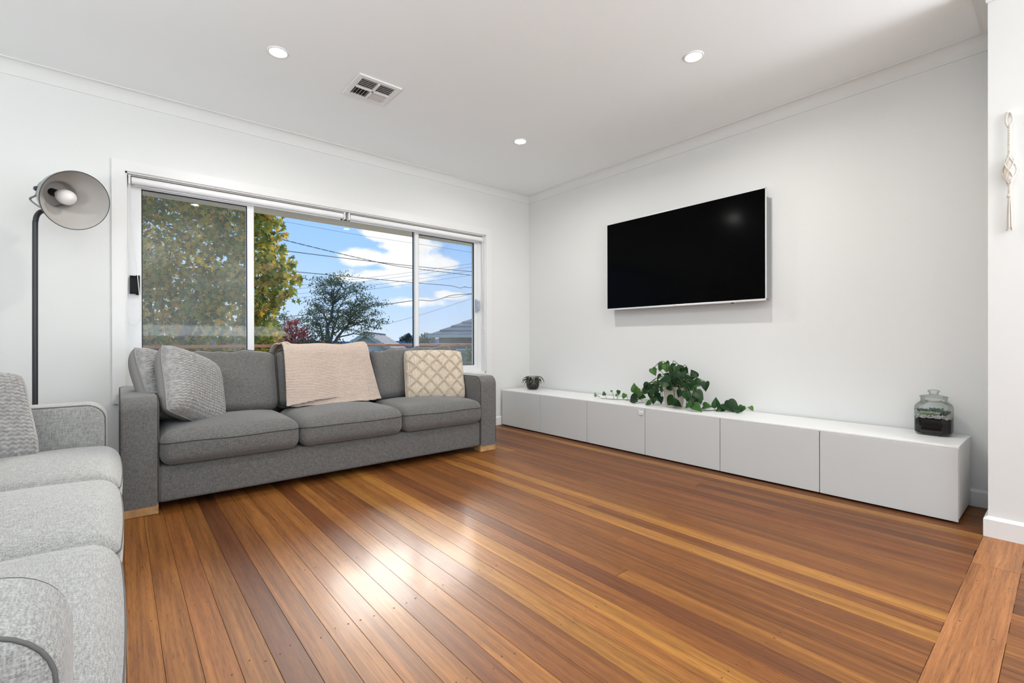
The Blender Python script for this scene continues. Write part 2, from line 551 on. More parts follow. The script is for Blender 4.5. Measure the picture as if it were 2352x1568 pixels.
MT['succ_mid'] = leaf_mat('grey_green_succulent', [(0, (0.06, 0.08, 0.04)), (1, (0.16, 0.19, 0.11))], 0.15)
MT['rope'] = principled('macrame_cotton', (0.76, 0.71, 0.63), 0.95, 0.1, bump=0.5, bscale=900)
MT['diffuser'] = emission('downlight_diffuser', (1.0, 0.98, 0.95), 40.0)
MT['ventdark'] = principled('duct_shade', (0.05, 0.045, 0.04), 0.9)
MT['ventslat'] = principled('vent_slat', (0.62, 0.60, 0.58), 0.5)
MT['bark'] = principled('bark', (0.09, 0.07, 0.055), 0.9, 0.1, var=0.4, vscale=6)
MT['barkgrey'] = principled('grey_bark', (0.15, 0.14, 0.13), 0.9, 0.1, var=0.3, vscale=6)
MT['cable'] = principled('cable_black', (0.03, 0.03, 0.035), 0.6)
MT['cablegrey'] = principled('cable_grey', (0.16, 0.19, 0.24), 0.6)
MT['timber'] = principled('railing_timber', (0.36, 0.15, 0.085), 0.5, 0.4, var=0.25, vscale=9)
MT['deck'] = principled('deck_bounce_timber', (0.66, 0.63, 0.58), 0.7, var=0.1, vscale=5)  # unseen deck, coloured pale to bounce light up to the ceiling
MT['lawn'] = principled('lawn', (0.09, 0.13, 0.04), 0.95, 0.1, var=0.4, vscale=0.8)
MT['hill'] = principled('distant_hill', (0.20, 0.27, 0.34), 1.0, 0.0, var=0.2, vscale=0.05)
MT['weather'] = principled('weatherboard_cream', (0.86, 0.85, 0.78), 0.7)
MT['housetrim'] = principled('house_trim', (0.70, 0.66, 0.56), 0.6)
MT['tile'] = principled('terracotta_grey_tile', (0.33, 0.27, 0.24), 0.8, var=0.25, vscale=2.0)
MT['slate'] = principled('slate_tile', (0.16, 0.18, 0.20), 0.75, var=0.2, vscale=2.0)
MT['brick'] = principled('brown_brick_wall', (0.20, 0.15, 0.13), 0.9, var=0.2, vscale=5)
MT['housewin'] = principled('house_window', (0.10, 0.14, 0.19), 0.15, 0.6)
MT['soffit'] = principled('eave_beige', (0.78, 0.70, 0.57), 0.7)

# ================================================================== SETTING
XL, XR = -5.80, 0.0            # left and right walls
YF, YB = 0.0, -8.20            # window wall, rear wall
ZC = 2.5556
TH_N, TH_S = -3.727, -3.865    # threshold board
WX0, WX1, WZ0, WZ1 = -3.570, -0.625, 0.575, 2.030    # window opening

# ---------------- floor
floor = G().box(XL - 0.1, XR + 0.1, YB - 0.1, YF + 0.1, -0.12, -0.021).obj('floor', MT['subfloor'],
        label='hardwood strip floor of narrow red-brown and honey boards', cat='floor', kind='structure')
rng = random.Random(11)
TONES = [(0.262, 0.090, 0.026), (0.225, 0.074, 0.022), (0.305, 0.112, 0.031), (0.195, 0.060, 0.019),
         (0.150, 0.047, 0.017), (0.245, 0.083, 0.025), (0.380, 0.156, 0.040), (0.285, 0.104, 0.029), (0.210, 0.070, 0.022)]
TONE_W = [5, 4, 4, 3, 2, 4, 2.0, 3, 3]
plank_cache = {}
def plank(x0, x1, y0, y1, tone=None, axis='y'):
    g = 0.0004
    w, d = (x1 - x0 - 2 * g), (y1 - y0 - 2 * g)
    key = (round(w, 3), round(d, 2))
    if key not in plank_cache:
        b = G().bbox(-w / 2, w / 2, -d / 2, d / 2, -0.02, 0.0, r=0.0006, seg=1)
        o = b.obj('plank', MT['floor'], None)
        plank_cache[key] = o.data
    else:
        o = from_data('plank', plank_cache[key])
    o.parent = floor
    o.location = ((x0 + x1) / 2, (y0 + y1) / 2, 0)
    c = tone or rng.choices(TONES, TONE_W)[0]
    k = rng.uniform(0.86, 1.14)
    o.color = (c[0] * k * 0.84, c[1] * k * 0.87, c[2] * k * 0.66, 1)
    return o
BW = 0.081
x = -3.587 - BW * 28
rows = []
while x < XR + 0.01:
    rows.append((max(x, XL - 0.05), min(x + BW, XR + 0.05)))
    x += BW
FIX = {}   # seam x (rounded) -> tone, boards that stand out in the photograph
def row_tone(xc):
    for a, t in ((-3.55, TONES[2]), (-3.47, TONES[7]), (-3.385, TONES[0]), (-3.30, TONES[7]), (-3.22, TONES[4]), (-3.14, TONES[0]), (-3.06, TONES[7]),
                 (-2.98, TONES[0]), (-2.90, TONES[2]), (-2.82, TONES[3]), (-2.735, TONES[2]), (-2.575, TONES[5]), (-2.50, TONES[6]), (-2.41, TONES[2]),
                 (-2.33, TONES[6]), (-2.25, TONES[5]), (-2.17, TONES[4]), (-2.09, TONES[2])):
        if abs(xc - a) < 0.035:
            return t
    return None
ys = []
for i, (a, b) in enumerate(rows):
    if b - a < 0.02: continue
    tone = row_tone((a + b) / 2)
    if rng.random() < 0.42 and tone is None or rng.random() < 0.12:
        j = rng.uniform(-3.1, -0.8)
        plank(a, b, j, YF - 0.0, None)
        plank(a, b, TH_N, j, tone)
    else:
        plank(a, b, TH_N, YF, tone)
    j = rng.uniform(-7, -5)
    plank(a, b, j, TH_S, None)
    plank(a, b, YB, j, None)
# threshold board where the old wall stood, in three lengths
for (a, b, c) in ((-0.92, 0.0, (0.335, 0.134, 0.044)), (-3.2, -0.92, (0.345, 0.136, 0.043)), (XL, -3.2, (0.34, 0.12, 0.04))):
    o = G().bbox(-(TH_N - TH_S) / 2 + 0.0008, (TH_N - TH_S) / 2 - 0.0008, -(b - a) / 2 + 0.0004, (b - a) / 2 - 0.0004, -0.02, 0.0006, r=0.0008, seg=1).obj('threshold_board', MT['floor'], floor)
    o.location = ((a + b) / 2, (TH_N + TH_S) / 2, 0)
    o.rotation_euler = (0, 0, R(90))
    o.color = (*c, 1)
# nail heads, two per board on each joist
nv, nf = [], []
def nail(xx, yy, rr=0.0028):
    b = len(nv)
    for j in range(6):
        a = j * PI / 3 + xx * 40
        nv.append((xx + rr * math.cos(a), yy + rr * 1.2 * math.sin(a), 0.00075))
    nf.append(tuple(range(b, b + 6)))
for (a, b) in rows:
    for jy in [-0.25 - 0.45 * q for q in range(8)]:
        for fx in (0.27, 0.73):
            if rng.random() < 0.8:
                nail(a + (b - a) * fx + rng.uniform(-.006, .006), jy + rng.uniform(-.02, .02), rng.uniform(0.0018, 0.0030))
for q in range(9):
    for yy in (TH_N - 0.03, TH_S + 0.03):
        nail(-0.7 - 0.42 * q + rng.uniform(-.04, .04), yy + rng.uniform(-.01, .01), 0.003)
mesh('nail_holes', nv, nf, MT['nail'], floor, kind='stuff')

# ---------------- walls, ceiling
g = G()
g.box(XL - 0.2, WX0, YF, YF + 0.22, -0.1, ZC + 0.1)
g.box(WX1, XR + 0.2, YF, YF + 0.22, -0.1, ZC + 0.1)
g.box(WX0, WX1, YF, YF + 0.22, WZ1, ZC + 0.1)
g.box(WX0, WX1, YF, YF + 0.22, -0.1, WZ0)
g.obj('wall_front', MT['wall'], label='white painted wall around the wide window behind the sofa', cat='wall', kind='structure')
g = G()
g.box(XR, XR + 0.15, -4.8, YF, -0.1, ZC + 0.1); g.box(XR, XR + 0.15, YB - 0.2, -7.8, -0.1, ZC + 0.1)
g.box(XR, XR + 0.15, -7.8, -4.8, -0.1, 0.5); g.box(XR, XR + 0.15, -7.8, -4.8, 2.1, ZC + 0.1)
g.obj('wall_right', MT['wall'],
        label='plain white wall carrying the television', cat='wall', kind='structure')
g = G()
g.box(XL - 0.15, XL, -2.2, YF, -0.1, ZC + 0.1); g.box(XL - 0.15, XL, YB - 0.2, -5.2, -0.1, ZC + 0.1)
g.box(XL - 0.15, XL, -5.2, -2.2, -0.1, 0.5); g.box(XL - 0.15, XL, -5.2, -2.2, 2.1, ZC + 0.1)
g.obj('wall_left', MT['wall'], label='white left wall with the added side window', cat='wall', kind='structure')
g = G()
g.box(XL - 0.15, -4.0, YB - 0.15, YB, -0.1, ZC + 0.1); g.box(-0.6, XR + 0.15, YB - 0.15, YB, -0.1, ZC + 0.1)
g.box(-4.0, -0.6, YB - 0.15, YB, 2.25, ZC + 0.1)
g.obj('wall_back', MT['wall'], label='white rear wall with added glazed doors of the open-plan room', cat='wall', kind='structure')
G().box(-0.507, XR, -3.870, -3.742, 0.0, ZC).obj('wall_nib', MT['wall'],
        label='short white wall end beside the cabinets where the macrame hangs', cat='wall', kind='structure')
G().box(XL - 0.15, XR + 0.15, YB - 0.15, YF + 0.2, ZC, ZC + 0.12).obj('ceiling', MT['ceil'],
        label='flat white plaster ceiling with downlights', cat='ceiling', kind='structure')

# ---------------- cornices (cove profile: distance from wall, drop from ceiling)
CD, CP = 0.082, 0.060
def cove():
    p = [(0.0, 0.0), (CP, 0.0), (CP, -0.006)]
    for i in range(1, 8):
        a = R(90) * i / 8
        p.append((CP - (CP - 0.006) * math.sin(a), -0.006 - (CD - 0.012) * (1 - math.cos(a))))
    p += [(0.006, -CD + 0.006), (0.006, -CD), (0.0, -CD)]
    return p
def cornice(name, pts, label):
    """pts: wall-foot polyline with the room on the right-hand side of travel"""
    prof = cove()
    n = len(pts); vs_, fs_ = [], []
    for i, p in enumerate(pts):
        p = Vector(p)
        dirs = []
        if i > 0: dirs.append((p - Vector(pts[i - 1])).normalized())
        if i < n - 1: dirs.append((Vector(pts[i + 1]) - p).normalized())
        nr = [Vector((d.y, -d.x)) for d in dirs]
        if len(nr) == 2:
            m_ = (nr[0] + nr[1]); m_ = m_ / max(0.2, m_.dot(nr[0]))
        else:
            m_ = nr[0]
        for (a, z) in prof:
            q = p + m_ * a
            vs_.append((q.x, q.y, ZC + z))
    k = len(prof)
    for i in range(n - 1):
        for j in range(k):
            j2 = (j + 1) % k
            fs_.append((i * k + j, i * k + j2, (i + 1) * k + j2, (i + 1) * k + j))
    o = mesh(name, vs_, fs_, MT['wall'], None, False, True, label=label, cat='cornice', kind='structure')
    return smooth_by_angle(o, 25)
cornice('trim_1', [(XL, -8.0), (XL, YF), (XR, YF)], 'white cove cornice above the window wall')
cornice('trim_2', [(XR, YF), (XR, -3.742), (-0.507, -3.742), (-0.507, -3.870), (XR, -3.870), (XR, -8.0)], 'white cove cornice above the television wall and nib')

# ---------------- baseboards
def skirting(name, pts, label):
    prof = [(0, 0), (0.015, 0), (0.015, 0.080), (0.011, 0.087), (0.004, 0.092), (0, 0.093)]
    n = len(pts); vs_, fs_ = [], []
    for i, p in enumerate(pts):
        p = Vector(p); dirs = []
        if i > 0: dirs.append((p - Vector(pts[i - 1])).normalized())
        if i < n - 1: dirs.append((Vector(pts[i + 1]) - p).normalized())
        nr = [Vector((d.y, -d.x)) for d in dirs]
        m_ = nr[0]
        if len(nr) == 2:
            m_ = nr[0] + nr[1]; m_ = m_ / max(0.2, m_.dot(nr[0]))
        for (a, z) in prof:
            q = p + m_ * a
            vs_.append((q.x, q.y, z + 0.0008))
    k = len(prof)
    for i in range(n - 1):
        for j in range(k - 1):
            fs_.append((i * k + j, i * k + j + 1, (i + 1) * k + j + 1, (i + 1) * k + j))
    return mesh(name, vs_, fs_, MT['trim'], None, False, True, label=label, cat='baseboard', kind='structure')
skirting('baseboard_front', [(XL, -8.0), (XL, YF), (XR, YF)], 'white baseboard under the window wall')
skirting('baseboard_right', [(XR, YF), (XR, -3.742)], 'white baseboard behind the low cabinets')
skirting('baseboard_nib', [(XR, -3.742), (-0.507, -3.742), (-0.507, -3.870), (XR, -3.870), (XR, -8.0)], 'white baseboard wrapping the short wall end')

# ---------------- the window
win = empty('window_1', (0, 0, 0), label='wide three-pane white aluminium sliding window behind the sofa', cat='window', kind='structure')
# architrave, picture-framed
AW, AT = 0.068, 0.018
def arch(poly):
    b = G(); b.prism(poly, -AT, 0.0, 'y'); return b
a0, a1, c0, c1 = WX0, WX1, WZ0, WZ1
for poly in ([(a0 - AW, c0 - AW), (a0, c0), (a0, c1), (a0 - AW, c1 + AW)], [(a1, c0), (a1 + AW, c0 - AW), (a1 + AW, c1 + AW), (a1, c1)],
             [(a0 - AW, c1 + AW), (a0, c1), (a1, c1), (a1 + AW, c1 + AW)], [(a0 - AW, c0 - AW), (a1 + AW, c0 - AW), (a1, c0), (a0, c0)]):
    arch(poly).obj('architrave', MT['trim'], win)
# timber reveal lining
g = G()
g.box(a0, a0 + 0.010, -0.002, 0.16, c0, c1); g.box(a1 - 0.010, a1, -0.002, 0.16, c0, c1)
g.box(a0, a1, -0.002, 0.16, c1 - 0.010, c1); g.box(a0, a1, -0.002, 0.16, c0, c0 + 0.012)
g.obj('reveal', MT['trim'], win)
FY0, FY1 = 0.066, 0.125
# outer frame
g = G()
g.box(a0 + 0.010, a0 + 0.052, FY0, FY1, c0 + 0.012, c1 - 0.010); g.box(a1 - 0.055, a1 - 0.010, FY0, FY1, c0 + 0.012, c1 - 0.010)
g.box(a0 + 0.052, a1 - 0.055, FY0, FY1, c1 - 0.052, c1 - 0.010); g.box(a0 + 0.052, a1 - 0.055, FY0, FY1, c0 + 0.012, c0 + 0.050)
g.obj('window_frame', MT['alu'], win)
M1, M2 = -2.827, -1.388     # mullion centres
def sash(x0, x1, wl, wr, y0=0.072, y1=0.100, rail=0.036):
    b = G()
    z0, z1 = c0 + 0.045, c1 - 0.045
    b.bbox(x0, x0 + wl, y0, y1, z0, z1, 0.002, 1); b.bbox(x1 - wr, x1, y0, y1, z0, z1, 0.002, 1)
    b.bbox(x0 + wl, x1 - wr, y0, y1, z1 - rail, z1, 0.002, 1); b.bbox(x0 + wl, x1 - wr, y0, y1, z0, z0 + rail, 0.002, 1)
    s = b.obj('sash', MT['alu'], win)
    G().box(x0 + wl, x1 - wr, (y0 + y1) / 2 - 0.002, (y0 + y1) / 2 + 0.002, z0 + rail, z1 - rail).obj('pane', MT['glass'], s)
    # black glazing gasket round the glass
    q = G(); gx0, gx1, gz0, gz1, t = x0 + wl, x1 - wr, z0 + rail, z1 - rail, 0.005
    for bb in ((gx0, gx0 + t, gz0, gz1), (gx1 - t, gx1, gz0, gz1), (gx0, gx1, gz1 - t, gz1), (gx0, gx1, gz0, gz0 + t)):
        q.box(bb[0], bb[1], (y0 + y1) / 2 - 0.005, (y0 + y1) / 2 + 0.005, bb[2], bb[3])
    q.obj('gasket', MT['blackp'], s)
    return s
SL = sash(a0 + 0.046, M1 + 0.026, 0.040, 0.046)
SR = sash(M2 - 0.026, a1 - 0.046, 0.040, 0.046)
# fixed centre light
g = G().box(M1 + 0.026, M2 - 0.026, 0.108, 0.112, c0 + 0.05, c1 - 0.052)
g.obj('pane', MT['glass'], win)
q = G(); t = 0.006
for bb in ((M1 + 0.026, M1 + 0.026 + t, c0 + 0.05, c1 - 0.052), (M2 - 0.026 - t, M2 - 0.026, c0 + 0.05, c1 - 0.052), (M1 + 0.026, M2 - 0.026, c1 - 0.058, c1 - 0.052)):
    q.box(bb[0], bb[1], 0.104, 0.116, bb[2], bb[3])
q.obj('gasket', MT['blackp'], win)
for (x0, x1) in ((M1 - 0.022, M1 + 0.026), (M2 - 0.026, M2 + 0.022)):
    G().bbox(x0, x1, 0.101, 0.125, c0 + 0.05, c1 - 0.052, 0.002, 1).obj('mullion', MT['alu'], win)
# fly screens outside the two sliding sashes
for (x0, x1) in ((a0 + 0.06, M1), (M2, a1 - 0.06)):
    G().box(x0, x1, 0.131, 0.1315, c0 + 0.05, c1 - 0.06).obj('flyscreen', MT['screen'], win)
    f = G()
    for bb in ((x0, x0 + 0.02, c0 + 0.05, c1 - 0.06), (x1 - 0.02, x1, c0 + 0.05, c1 - 0.06), (x0, x1, c1 - 0.08, c1 - 0.06), (x0, x1, c0 + 0.05, c0 + 0.07)):
        f.box(bb[0], bb[1], 0.127, 0.137, bb[2], bb[3])
    f.obj('flyscreen_frame', MT['alu'], win)
# latches
def latch(xc, zc, mat, flip):
    b = G()
    b.bbox(xc - 0.011, xc + 0.011, 0.052, 0.074, zc - 0.066, zc + 0.066, 0.004, 2)
    b.bbox(xc + flip * 0.006, xc + flip * 0.034, 0.036, 0.060, zc - 0.052, zc + 0.052, 0.008, 3)
    b.bbox(xc - flip * 0.004, xc + flip * 0.010, 0.040, 0.053, zc - 0.020, zc + 0.016, 0.003, 2)
    return b.obj('latch', mat, win)
latch(-3.505, 1.292, MT['blackp'], -1)
latch(-0.700, 1.284, MT['greyp'], 1)
# ---------------- eave outside the window (part of the house)
G().box(WX0 - 0.8, WX1 + 1.2, 0.22, 0.90, 2.135, 2.16).obj('trim_3', MT['soffit'], label='beige eave lining outside above the window', cat='eave', kind='structure')
G().box(WX0 - 0.8, WX1 + 1.2, 0.90, 0.93, 2.118, 2.30).obj('trim_4', MT['soffit'], label='beige fascia board of the eave outside', cat='eave', kind='structure')

# ---------------- added, unseen glazed doors and side windows, made up for the fill lamps
rw = empty('added_window_2', (0, 0, 0), label='added glazed sliding doors in the unseen rear wall', cat='window', kind='structure')
g = G()
for xx in (-4.0, -2.87, -1.76, -0.65):
    g.box(xx, xx + 0.05, YB - 0.10, YB - 0.04, 0, 2.25)
g.box(-4.0, -0.6, YB - 0.10, YB - 0.04, 2.20, 2.25); g.box(-4.0, -0.6, YB - 0.10, YB - 0.04, 0, 0.05)
g.obj('door_frame', MT['alu'], rw)
for xx in (-3.95, -2.82, -1.71):
    G().box(xx, xx + 1.06, YB - 0.072, YB - 0.068, 0.05, 2.20).obj('pane', MT['glass'], rw)
def added_side_window(name, label, xf, y0, z0, z1):
    rw = empty(name, (0, 0, 0), label=label, cat='window', kind='structure')
    g = G(); w = 3.0
    for k in range(4):
        yy = y0 + k * (w - 0.05) / 3
        g.box(xf, xf + 0.06, yy, yy + 0.05, z0, z1)
    g.box(xf, xf + 0.06, y0, y0 + w, z0, z0 + 0.05); g.box(xf, xf + 0.06, y0, y0 + w, z1 - 0.05, z1)
    g.obj('window_frame', MT['alu'], rw)
    for k in range(3):
        yy = y0 + 0.05 + k * (w - 0.05) / 3
        G().box(xf + 0.028, xf + 0.032, yy, yy + (w - 0.05) / 3 - 0.05, z0 + 0.05, z1 - 0.05).obj('pane', MT['glass'], rw)
added_side_window('added_window_3', 'added unseen side window in the left wall of the room', XL - 0.10, -5.2, 0.5, 2.1)
added_side_window('added_window_4', 'added unseen side window in the right wall of the rear room', XR + 0.04, -7.8, 0.5, 2.1)

# helper: point seen at photo pixel (u, v) lying on the plane x = X / y = Y / z = Z, or at a given forward distance
def _ray(u, v): return _f + _r2 * ((u - 1176) / F_PX) + _u2 * ((784 - v) / F_PX)
def on_x(u, v, X): d = _ray(u, v); return CAMP + d * ((X - CAMP.x) / d.x)
def on_y(u, v, Y): d = _ray(u, v); return CAMP + d * ((Y - CAMP.y) / d.y)
def at_depth(u, v, D): return CAMP + _ray(u, v) * D

# ================================================================== ROLLER BLINDS (rolled up, linked at a centre bracket)
def blind(x0, x1, chain_x, side, label):
    e = empty('roller_blind', (0, 0, 0), label=label, cat='blind', group='white roller blinds rolled up in the window head')
    zc, yc, rr = 1.985, 0.030, 0.024
    Mx = Matrix.Translation((x0 + 0.02, yc, zc)) @ Matrix.Rotation(R(90), 4, 'Y')
    G().lathe([(0.0, 0), (rr, 0), (rr, x1 - x0 - 0.04), (0.0, x1 - x0 - 0.04)], 28, Mx).obj('blind_roll', MT['blind'], e, smooth=False)
    smooth_by_angle(e.children[-1], 40)
    G().bbox(x0, x1, 0.010, 0.050, 2.011, 2.019, 0.001, 1).obj('head_track', MT['alugrey'], e)
    for bx in (x0 + 0.004, x1 - 0.016):
        b = G(); b.bbox(bx, bx + 0.012, 0.006, 0.052, 1.955, 2.016, 0.003, 2)
        b.obj('bracket', MT['plastic'], e)
    G().box(x0 + 0.03, x1 - 0.03, yc + rr - 0.003, yc + rr - 0.0005, 1.955, 1.985).obj('blind_hem', MT['blind'], e)
    return e
bl = blind(-3.558, -2.108, 0, -1, 'rolled-up white roller blind above the maple tree pane')
br = blind(-2.088, -0.637, 0, 1, 'rolled-up white roller blind above the right-hand pane near the room corner')
def chain_loop(pts, parent):
    b = G()
    b.tube(pts, 0.0022, 6)
    o = b.obj('chain', MT['plastic'], parent, smooth=True)
    return o
def bez(p, n=10):
    """Catmull-Rom through points"""
    P = [Vector(q) for q in p]
    out = []
    for i in range(len(P) - 1):
        p0, p1, p2, p3 = P[max(i - 1, 0)], P[i], P[i + 1], P[min(i + 2, len(P) - 1)]
        for j in range(n):
            t = j / n
            out.append(0.5 * ((2 * p1) + (-p0 + p2) * t + (2 * p0 - 5 * p1 + 4 * p2 - p3) * t * t + (-p0 + 3 * p1 - 3 * p2 + p3) * t ** 3))
    out.append(P[-1])
    return out
chain_loop(bez([(-3.553, 0.018, 1.96), (-3.556, 0.016, 1.6), (-3.562, 0.012, 1.15), (-3.555, 0.012, 1.05), (-3.526, 0.012, 1.022), (-3.498, 0.012, 1.05),
                (-3.492, 0.012, 1.13), (-3.500, 0.010, 1.25), (-3.515, 0.012, 1.45), (-3.536, 0.016, 1.7), (-3.547, 0.018, 1.96)], 6), bl)
chain_loop(bez([(-0.648, 0.018, 1.96), (-0.650, 0.012, 1.5), (-0.668, 0.012, 1.15), (-0.660, 0.012, 1.06), (-0.645, 0.012, 1.04), (-0.636, 0.012, 1.07),
                (-0.636, 0.012, 1.2), (-0.640, 0.014, 1.6), (-0.644, 0.018, 1.96)], 6), br)

# ================================================================== SOFAS
def sofa(loc, rotz, fab, pipe, label, seed, W=2.43):
    e = empty('sofa', loc, (0, 0, rotz), label=label, cat='sofa')
    rg = random.Random(seed)
    AWD, D0, D1, ZT = 0.165, -0.43, 0.43, 0.622
    xi = W / 2 - AWD
    # base rail
    vs_, fs_ = softbox(xi + 0.004, 0.41, 0.0975, 0.018, (24, 8, 3), 2)
    o = mesh('base_rail', [v + Vector((0, -0.008, 0.1475)) for v in vs_], fs_, fab, e, True)
    # back frame
    vs_, fs_ = softbox(xi + 0.004, 0.075, 0.300, 0.03, (24, 3, 8), 3)
    mesh('back_frame', [v + Vector((0, 0.355, 0.352)) for v in vs_], fs_, fab, e, True)
    # arms
    prof = [(D0, 0.046)]
    rr = 0.075
    for i in range(9):
        a = R(180) - R(90) * i / 8
        prof.append((D0 + rr + rr * math.cos(a), ZT - rr + rr * math.sin(a)))
    rb = 0.03
    for i in range(5):
        a = R(90) - R(90) * i / 4
        prof.append((D1 - rb + rb * math.cos(a), ZT - rb + rb * math.sin(a)))
    prof.append((D1, 0.046))
    for s in (-1, 1):
        x0, x1 = (-W / 2, -xi) if s < 0 else (xi, W / 2)
        bm = bmesh.new()
        va = [bm.verts.new((x0, p[0], p[1])) for p in prof]
        vb = [bm.verts.new((x1, p[0], p[1])) for p in prof]
        k = len(prof)
        bm.faces.new(va); bm.faces.new(list(reversed(vb)))
        for i in range(k):
            bm.faces.new((va[i], vb[i], vb[(i + 1) % k], va[(i + 1) % k]))
        bmesh.ops.recalc_face_normals(bm, faces=bm.faces)
        ed = [ed_ for ed_ in bm.edges if abs(ed_.verts[0].co.x - ed_.verts[1].co.x) < 1e-6]
        bmesh.ops.bevel(bm, geom=ed, offset=0.020, segments=4, affect='EDGES', profile=0.5)
        me = bpy.data.meshes.new('arm'); bm.to_mesh(me); bm.free()
        me.materials.append(fab)
        a = from_data('arm', me, e)
        smooth_by_angle(a, 35)
        ins = 0.0052
        pp0 = [(D0 + ins, 0.06)]
        for i in range(9):
            an = R(180) - R(90) * i / 8
            pp0.append((D0 + rr + (rr - ins) * math.cos(an), ZT - rr + (rr - ins) * math.sin(an)))
        pp0 += [(0.0, ZT - ins), (D1 - 0.04, ZT - ins)]
        for xx in (x0 + ins, x1 - ins):
            G().tube([(xx, q[0], q[1]) for q in pp0], 0.0023, 6).obj('piping', pipe, a, smooth=True)
    # legs
    for s in (-1, 1):
        for (ya, yb) in ((D0 + 0.004, D0 + 0.10), (D1 - 0.10, D1 - 0.004)):
            xa, xb = sorted((s * (W / 2 - 0.008), s * (xi + 0.004)))
            G().bbox(xa, xb, ya, yb, 0.0, 0.050, 0.002, 1).obj('leg', MT['oak'], e)
    # seat cushions
    sw = 2 * xi / 3
    for i in range(3):
        cx = -xi + sw * (i + 0.5)
        hx, hy, hz, r = sw / 2 - 0.003, 0.308, 0.088, 0.058
        ph = rg.uniform(0, 6)
        def fn(x, y, z, a, b, c, ph=ph):
            cr = max(0.0, 1 - a * a) ** 0.8 * max(0.0, 1 - b * b) ** 0.7
            if z > 0: z += 0.040 * cr * c
            z += 0.003 * math.sin(5 * a + ph) * math.sin(4 * b + ph * 1.3) * (c > 0)
            y += -0.010 * max(0.0, -b) * (1 - a * a) * (1 - c * c)
            x += 0.004 * a * (1 - b * b)
            return (x, y, z)
        vs_, fs_ = softbox(hx, hy, hz, r, (14, 12, 4), 4, fn)
        off = Vector((cx, -0.168, 0.335))
        c = mesh('seat_cushion', [v + off for v in vs_], fs_, fab, e, True)
        pp = []
        rc = 0.056
        for (sx, sy, a0) in ((1, -1, -90), (1, 1, 0), (-1, 1, 90), (-1, -1, 180)):
            for j in range(7):
                a = R(a0 + 15 * j)
                pp.append((sx * (hx - rc) + rc * math.cos(a), sy * (hy - rc) + rc * math.sin(a)))
        full = []
        for q in range(len(pp)):
            p0, p1 = pp[q], pp[(q + 1) % len(pp)]
            nseg = max(1, int(math.hypot(p1[0] - p0[0], p1[1] - p0[1]) / 0.05))
            for j in range(nseg):
                t = j / nseg
                full.append((p0[0] + (p1[0] - p0[0]) * t, p0[1] + (p1[1] - p0[1]) * t))
        full.append(full[0])
        tz = 0.036
        pts = [Vector(fn(px_, py_, tz, px_ / hx, py_ / hy, tz / hz)) + off for (px_, py_) in full]
        G().tube(pts, 0.0026, 6, cap=False).obj('piping', pipe, c, smooth=True)
    # back cushions
    for i in range(3):
        cx = -xi + sw * (i + 0.5)
        hx, hy, hz, r = sw / 2 - 0.004, 0.095, 0.213, 0.055
        ph = rg.uniform(0, 6)
        lift = (0.0, 0.012, 0.006)[i]
        tilt = R(-15 - rg.uniform(0, 2))
        ca, sa = math.cos(tilt), math.sin(tilt)
        def fn(x, y, z, a, b, c, ph=ph, ca=ca, sa=sa, cx=cx, i=i, lift=lift):
            bul = max(0.0, 1 - a * a) ** 0.6 * max(0.0, 1 - c * c) ** 0.6
            y += 0.030 * b * bul
            if c > 0.6:   # soft crumple along the top edge
                k = (c - 0.6) / 0.4
                z += k * (0.006 * math.sin(9 * a + ph) + 0.004 * math.sin(17 * a + 2 * ph))
                y += k * 0.006 * math.sin(13 * a + ph)
                if i == 2: z += k * 0.020 * a
                z -= 0.010 * abs(a) ** 6 * k
            y += 0.003 * math.sin(6 * c + 3 * a + ph) * (b < 0)
            return (x + cx, y * ca - z * sa + 0.165, y * sa + z * ca + 0.625 + lift)
        vs_, fs_ = softbox(hx, hy, hz, r, (16, 4, 12), 4, fn)
        c = mesh('back_cushion', vs_, fs_, fab, e, True)
        pts = []
        for q in range(61):
            t = q / 60 * 2 * PI
            rc = 0.04
            ux = max(-1, min(1, 1.35 * math.cos(t))) * (hx - 0.002); uz = max(-1, min(1, 1.35 * math.sin(t))) * (hz - 0.002)
            pts.append(fn(ux, -0.060, uz, ux / hx, -0.060 / hy, uz / hz))
        G().tube(pts, 0.0024, 6, cap=False).obj('piping', pipe, c, smooth=True)
    return e
S1 = (-2.390, -0.460, 0)
sofa((S1[0], S1[1], 0.0006), 0.0, MT['sofa'], MT['sofa_pipe'], 'charcoal grey three-seat fabric sofa standing under the window', 3)
sofa((-4.077, -2.110, 0.0006), R(90), MT['sofa2'], MT['sofa2_pipe'], 'three-seat fabric sofa with cloth lightened as if strongly lit, at right angles to the charcoal one', 8, 2.38)

